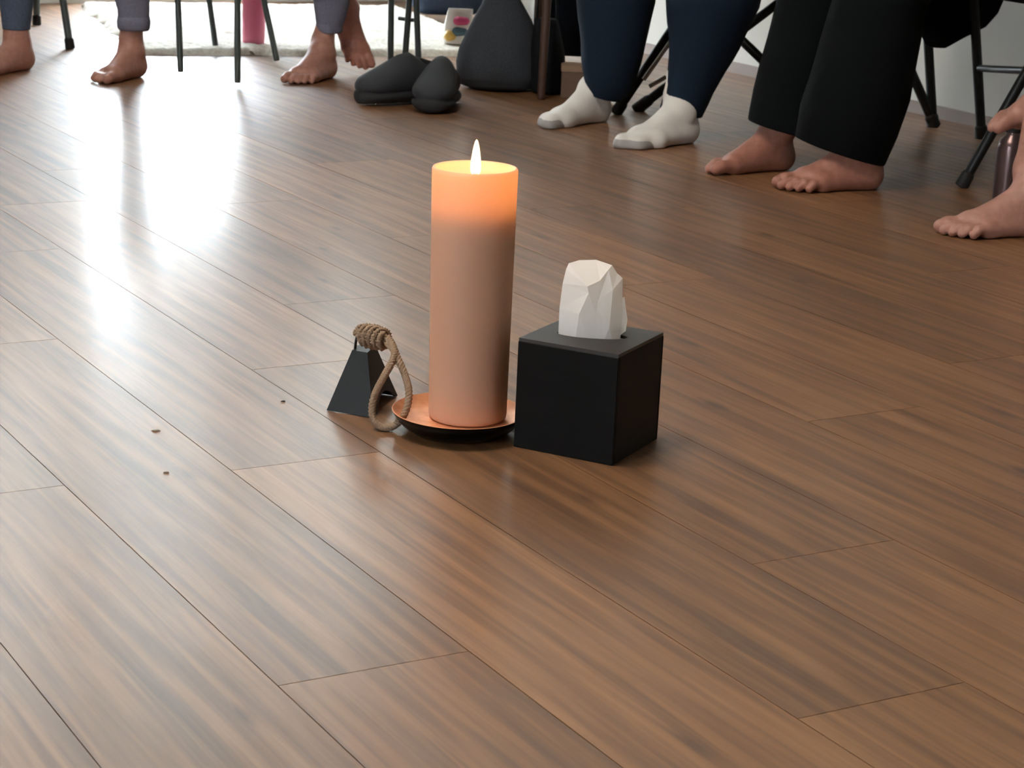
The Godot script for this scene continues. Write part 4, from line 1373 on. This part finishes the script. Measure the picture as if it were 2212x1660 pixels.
	g = Geo.new()
	st = curve([at + Vector3(-0.035, 0.19, 0), at + Vector3(-0.03, 0.27, 0.0), at + Vector3(0.01, 0.27, 0.0), at + Vector3(0.02, 0.19, 0)], 0.02)
	sr = []
	for k in st.size():
		sr.append(Vector2(0.008, 0.003))
	g.loft(st, sr, 8)
	obj("handle", g, mats["black_nylon"], root)
	# wooden stool whose one brown leg shows before the black bag
	root = thing("stool", "brown wooden stool, one leg showing before the black bag", "stool", Vector3(0.13, 0, -5.72), "")
	var brown := mat("brown_wood", Color(0.27, 0.18, 0.14), 0.5)
	for q in [[Vector3(0.043, 0, -5.515), Vector3(0.048, 0.40, -5.53)], [Vector3(0.22, 0, -5.60), Vector3(0.205, 0.40, -5.61)], [Vector3(0.02, 0, -5.85), Vector3(0.03, 0.40, -5.84)], [Vector3(0.20, 0, -5.90), Vector3(0.195, 0.40, -5.88)]]:
		g = Geo.new()
		g.loft([q[0], q[0] + Vector3(0, 0.01, 0), q[1]], [0.0095, 0.0105, 0.013], 12)
		obj("leg", g, brown, root)
	g = Geo.new()
	g.block(Vector3(0.27, 0.03, 0.42), 0.008, Transform3D(Basis(), Vector3(0.12, 0.415, -5.71)))
	obj("seat", g, brown, root)
	# dark coat hanging from the stool's seat
	root = thing("coat", "dark navy coat hanging down behind the jeans", "coat", Vector3(0.125, 0.07, -5.95))
	g = bag_shape(Vector3(0.125, 0, -5.95), [[0.070, 0.050, 0.010, 0.0], [0.075, 0.056, 0.018, 0.0], [0.14, 0.066, 0.024, -0.004], [0.22, 0.088, 0.03, -0.012], [0.32, 0.11, 0.035, -0.015], [0.42, 0.12, 0.045, -0.015], [0.445, 0.10, 0.03, -0.015]], Vector3(1, 0, 0), 3.0)
	obj("cloth_drape", g, cloth("navy_coat", Color(0.075, 0.09, 0.12), Color(0.105, 0.125, 0.155)), root)
	# tan box
	at = Vector3(0.146, 0, -5.60)
	root = thing("cardboard_box", "small tan cardboard box behind the jeans leg", "box", at)
	g = Geo.new()
	g.block(Vector3(0.10, 0.070, 0.09), 0.001, Transform3D(Basis(), at + Vector3(0, 0.0355, 0)))
	obj("carton", g, mat("cardboard", Color(0.42, 0.34, 0.29), 0.9), root)
	g = Geo.new()
	g.block(Vector3(0.104, 0.016, 0.094), 0.001, Transform3D(Basis(), at + Vector3(0, 0.0795, 0)))
	obj("lid", g, mat("cardboard_lid", Color(0.56, 0.46, 0.38), 0.9), root)
	# colourful packet
	at = Vector3(-0.222, 0.020, -6.56)
	root = thing("packet", "crumpled pink and yellow packet on the rug by the dark bag", "packet", at)
	g = Geo.new()
	var cols := [mat("packet_white", Color(0.85, 0.83, 0.80), 0.5), mat("packet_pink", Color(0.72, 0.22, 0.40), 0.45), mat("packet_teal", Color(0.25, 0.36, 0.42), 0.45), mat("packet_yellow", Color(0.86, 0.70, 0.36), 0.45)]
	g = bag_shape(at, [[0.002, 0.040, 0.02, 0.0], [0.02, 0.046, 0.024, 0.0], [0.06, 0.044, 0.022, 0.003], [0.098, 0.040, 0.012, 0.006], [0.112, 0.038, 0.004, 0.008]], Vector3(1, 0, 0), 4.0)
	obj("wrapper", g, cols[0], root)
	for q in [[1, Vector3(0.014, 0.075, 0.020), 0.026, 0.020], [2, Vector3(0.010, 0.042, 0.024), 0.024, 0.020], [3, Vector3(-0.020, 0.028, 0.023), 0.008, 0.024]]:
		g = Geo.new()
		var c: Vector3 = at + q[1]
		g.nets([[c + Vector3(-q[2] * 0.5, 0, -0.004), c + Vector3(q[2] * 0.5, 0, -0.004), q[3] * 0.75, q[3] * 0.6, 0.0]], 0.004)
		obj("print_patch", g, cols[q[0]], root)
	# blue-grey cushion far behind
	at = Vector3(-0.28, 0, -7.50)
	root = thing("cushion", "blue-grey cushion far back beyond the packet", "cushion", at)
	g = Geo.new()
	g.nets([[at + Vector3(-0.09, 0.15, 0), at + Vector3(0.10, 0.15, 0), 0.085, 0.085, 0.0], [at + Vector3(-0.08, 0.09, 0.02), at + Vector3(0.06, 0.088, 0.02), 0.072, 0.066, 0.03]], 0.012, 0.02)
	obj("pad", g, cloth("bluegrey_cloth", Color(0.20, 0.24, 0.31), Color(0.26, 0.30, 0.37)), root)
	# dark coat over the chair by the wall
	root = thing("jacket", "black jacket hanging off the empty chair by the wall", "jacket", Vector3(1.07, 0.215, -5.17))
	g = Geo.new()
	var rows := [[0.218, 1.022, 0.018, 0.008], [0.224, 1.020, 0.030, 0.014], [0.245, 1.030, 0.052, 0.016], [0.275, 1.050, 0.084, 0.018], [0.31, 1.060, 0.100, 0.020], [0.36, 1.068, 0.108, 0.022], [0.45, 1.07, 0.11, 0.026], [0.475, 1.07, 0.09, 0.02]]
	var pts := []
	var rad := []
	var ax := []
	for q in rows:
		pts.append(Vector3(q[1], q[0], -5.19)); rad.append(Vector2(q[2], q[3])); ax.append(Vector3.UP)
	g.loft(pts, rad, 30, true, ax, Vector3(1, 0, 0.1))
	obj("cloth_drape", g, mats["black_cloth"], root)
	# brown bottle behind the foot at the right edge
	at = Vector3(1.04, 0, -4.33)
	at = Vector3(0.998, 0, -4.20)
	root = thing("bottle", "dark brown metal bottle standing under the raised foot", "bottle", at)
	g = Geo.new()
	g.lathe([Vector2(0, 0), Vector2(0.026, 0), Vector2(0.029, 0.003), Vector2(0.030, 0.012), Vector2(0.030, 0.125), Vector2(0.026, 0.140), Vector2(0.016, 0.150), Vector2(0.015, 0.156), Vector2(0, 0.157)], at, 36)
	obj("flask", g, mat("bottle_metal", Color(0.40, 0.33, 0.33), 0.28, 0.75), root)
	g = Geo.new()
	g.lathe([Vector2(0, 0.156), Vector2(0.017, 0.156), Vector2(0.0175, 0.158), Vector2(0.0175, 0.170), Vector2(0.015, 0.173), Vector2(0, 0.173)], at, 28)
	obj("cap", g, mat("black_rubber", Color.BLACK), root)
	# crumbs
	var k := 0
	for q in [[Vector3(-0.430, 0, -2.397), 0.0055, "pale fleck on the floor, largest, left of the bell"], [Vector3(-0.390, 0, -2.239), 0.0032, "pale fleck on the floor, nearest the camera of three"], [Vector3(-0.293, 0, -2.547), 0.0028, "tiny dark fleck on the floor just behind the bell"]]:
		var c: Vector3 = q[0]
		var r: float = q[1]
		root = thing("crumb", q[2], "crumb", c, "specks on the bare planks")
		g = Geo.new()
		g.loft([c + Vector3(-r, 0.0006, 0), c + Vector3(-r * 0.3, 0.0013, r * 0.2), c + Vector3(r * 0.5, 0.0011, -r * 0.2), c + Vector3(r, 0.0006, 0)], [0.0005, 0.0013 if k < 2 else 0.0010, 0.0012, 0.0004], 8)
		obj("flake", g, mat("fleck_pale" if k < 2 else "fleck_dark", Color(0.72, 0.68, 0.62) if k < 2 else Color(0.2, 0.15, 0.12), 0.8), root)
		k += 1

# ------------------------------------------------------------------
func _ready() -> void:
	var cam := Camera3D.new()
	cam.name = "camera"
	cam.fov = rad_to_deg(2.0 * atan(830.0 / 4460.0))
	cam.near = 0.05
	cam.far = 200.0
	var pitch := 0.272632
	var roll := 0.0452722
	var fwd := Vector3(0, -sin(pitch), -cos(pitch))
	var right := Vector3(1, 0, 0)
	var up := right.cross(fwd)
	var r2 := right * cos(roll) + up * sin(roll)
	var u2 := up * cos(roll) - right * sin(roll)
	cam.transform = Transform3D(Basis(r2, u2, -fwd), Vector3(0, 0.75, 0))
	add_child(cam)
	cam.current = true

	var env := Environment.new()
	env.background_mode = Environment.BG_SKY
	var sky := Sky.new()
	var sm := ProceduralSkyMaterial.new()
	sm.sky_top_color = Color(0.90, 0.95, 1.0)
	sm.sky_horizon_color = Color(0.95, 0.99, 1.0)
	sm.ground_horizon_color = Color(0.77, 0.80, 0.80)
	sm.ground_bottom_color = Color(0.70, 0.70, 0.68)
	sm.sky_energy_multiplier = 2.3
	sm.ground_energy_multiplier = 2.3
	sky.sky_material = sm
	env.sky = sky
	env.tonemap_mode = Environment.TONE_MAPPER_LINEAR
	env.tonemap_exposure = 8.0
	env.sdfgi_enabled = true
	env.ssao_enabled = true
	env.ssil_enabled = true
	var attr := CameraAttributesPhysical.new()
	attr.frustum_focal_length = 50.0
	attr.frustum_focus_distance = 2.45
	attr.exposure_aperture = 16.0
	var we := WorldEnvironment.new()
	we.name = "world"
	we.environment = env
	we.camera_attributes = attr
	add_child(we)

	rng.seed = 3
	noise.seed = 21
	noise.frequency = 0.01
	noise.fractal_octaves = 3
	build_room()
	build_floor()
	tissue_box()
	flame_and_candle()
	copper_plate()
	bell()
	people_and_chairs()
	floor_things()
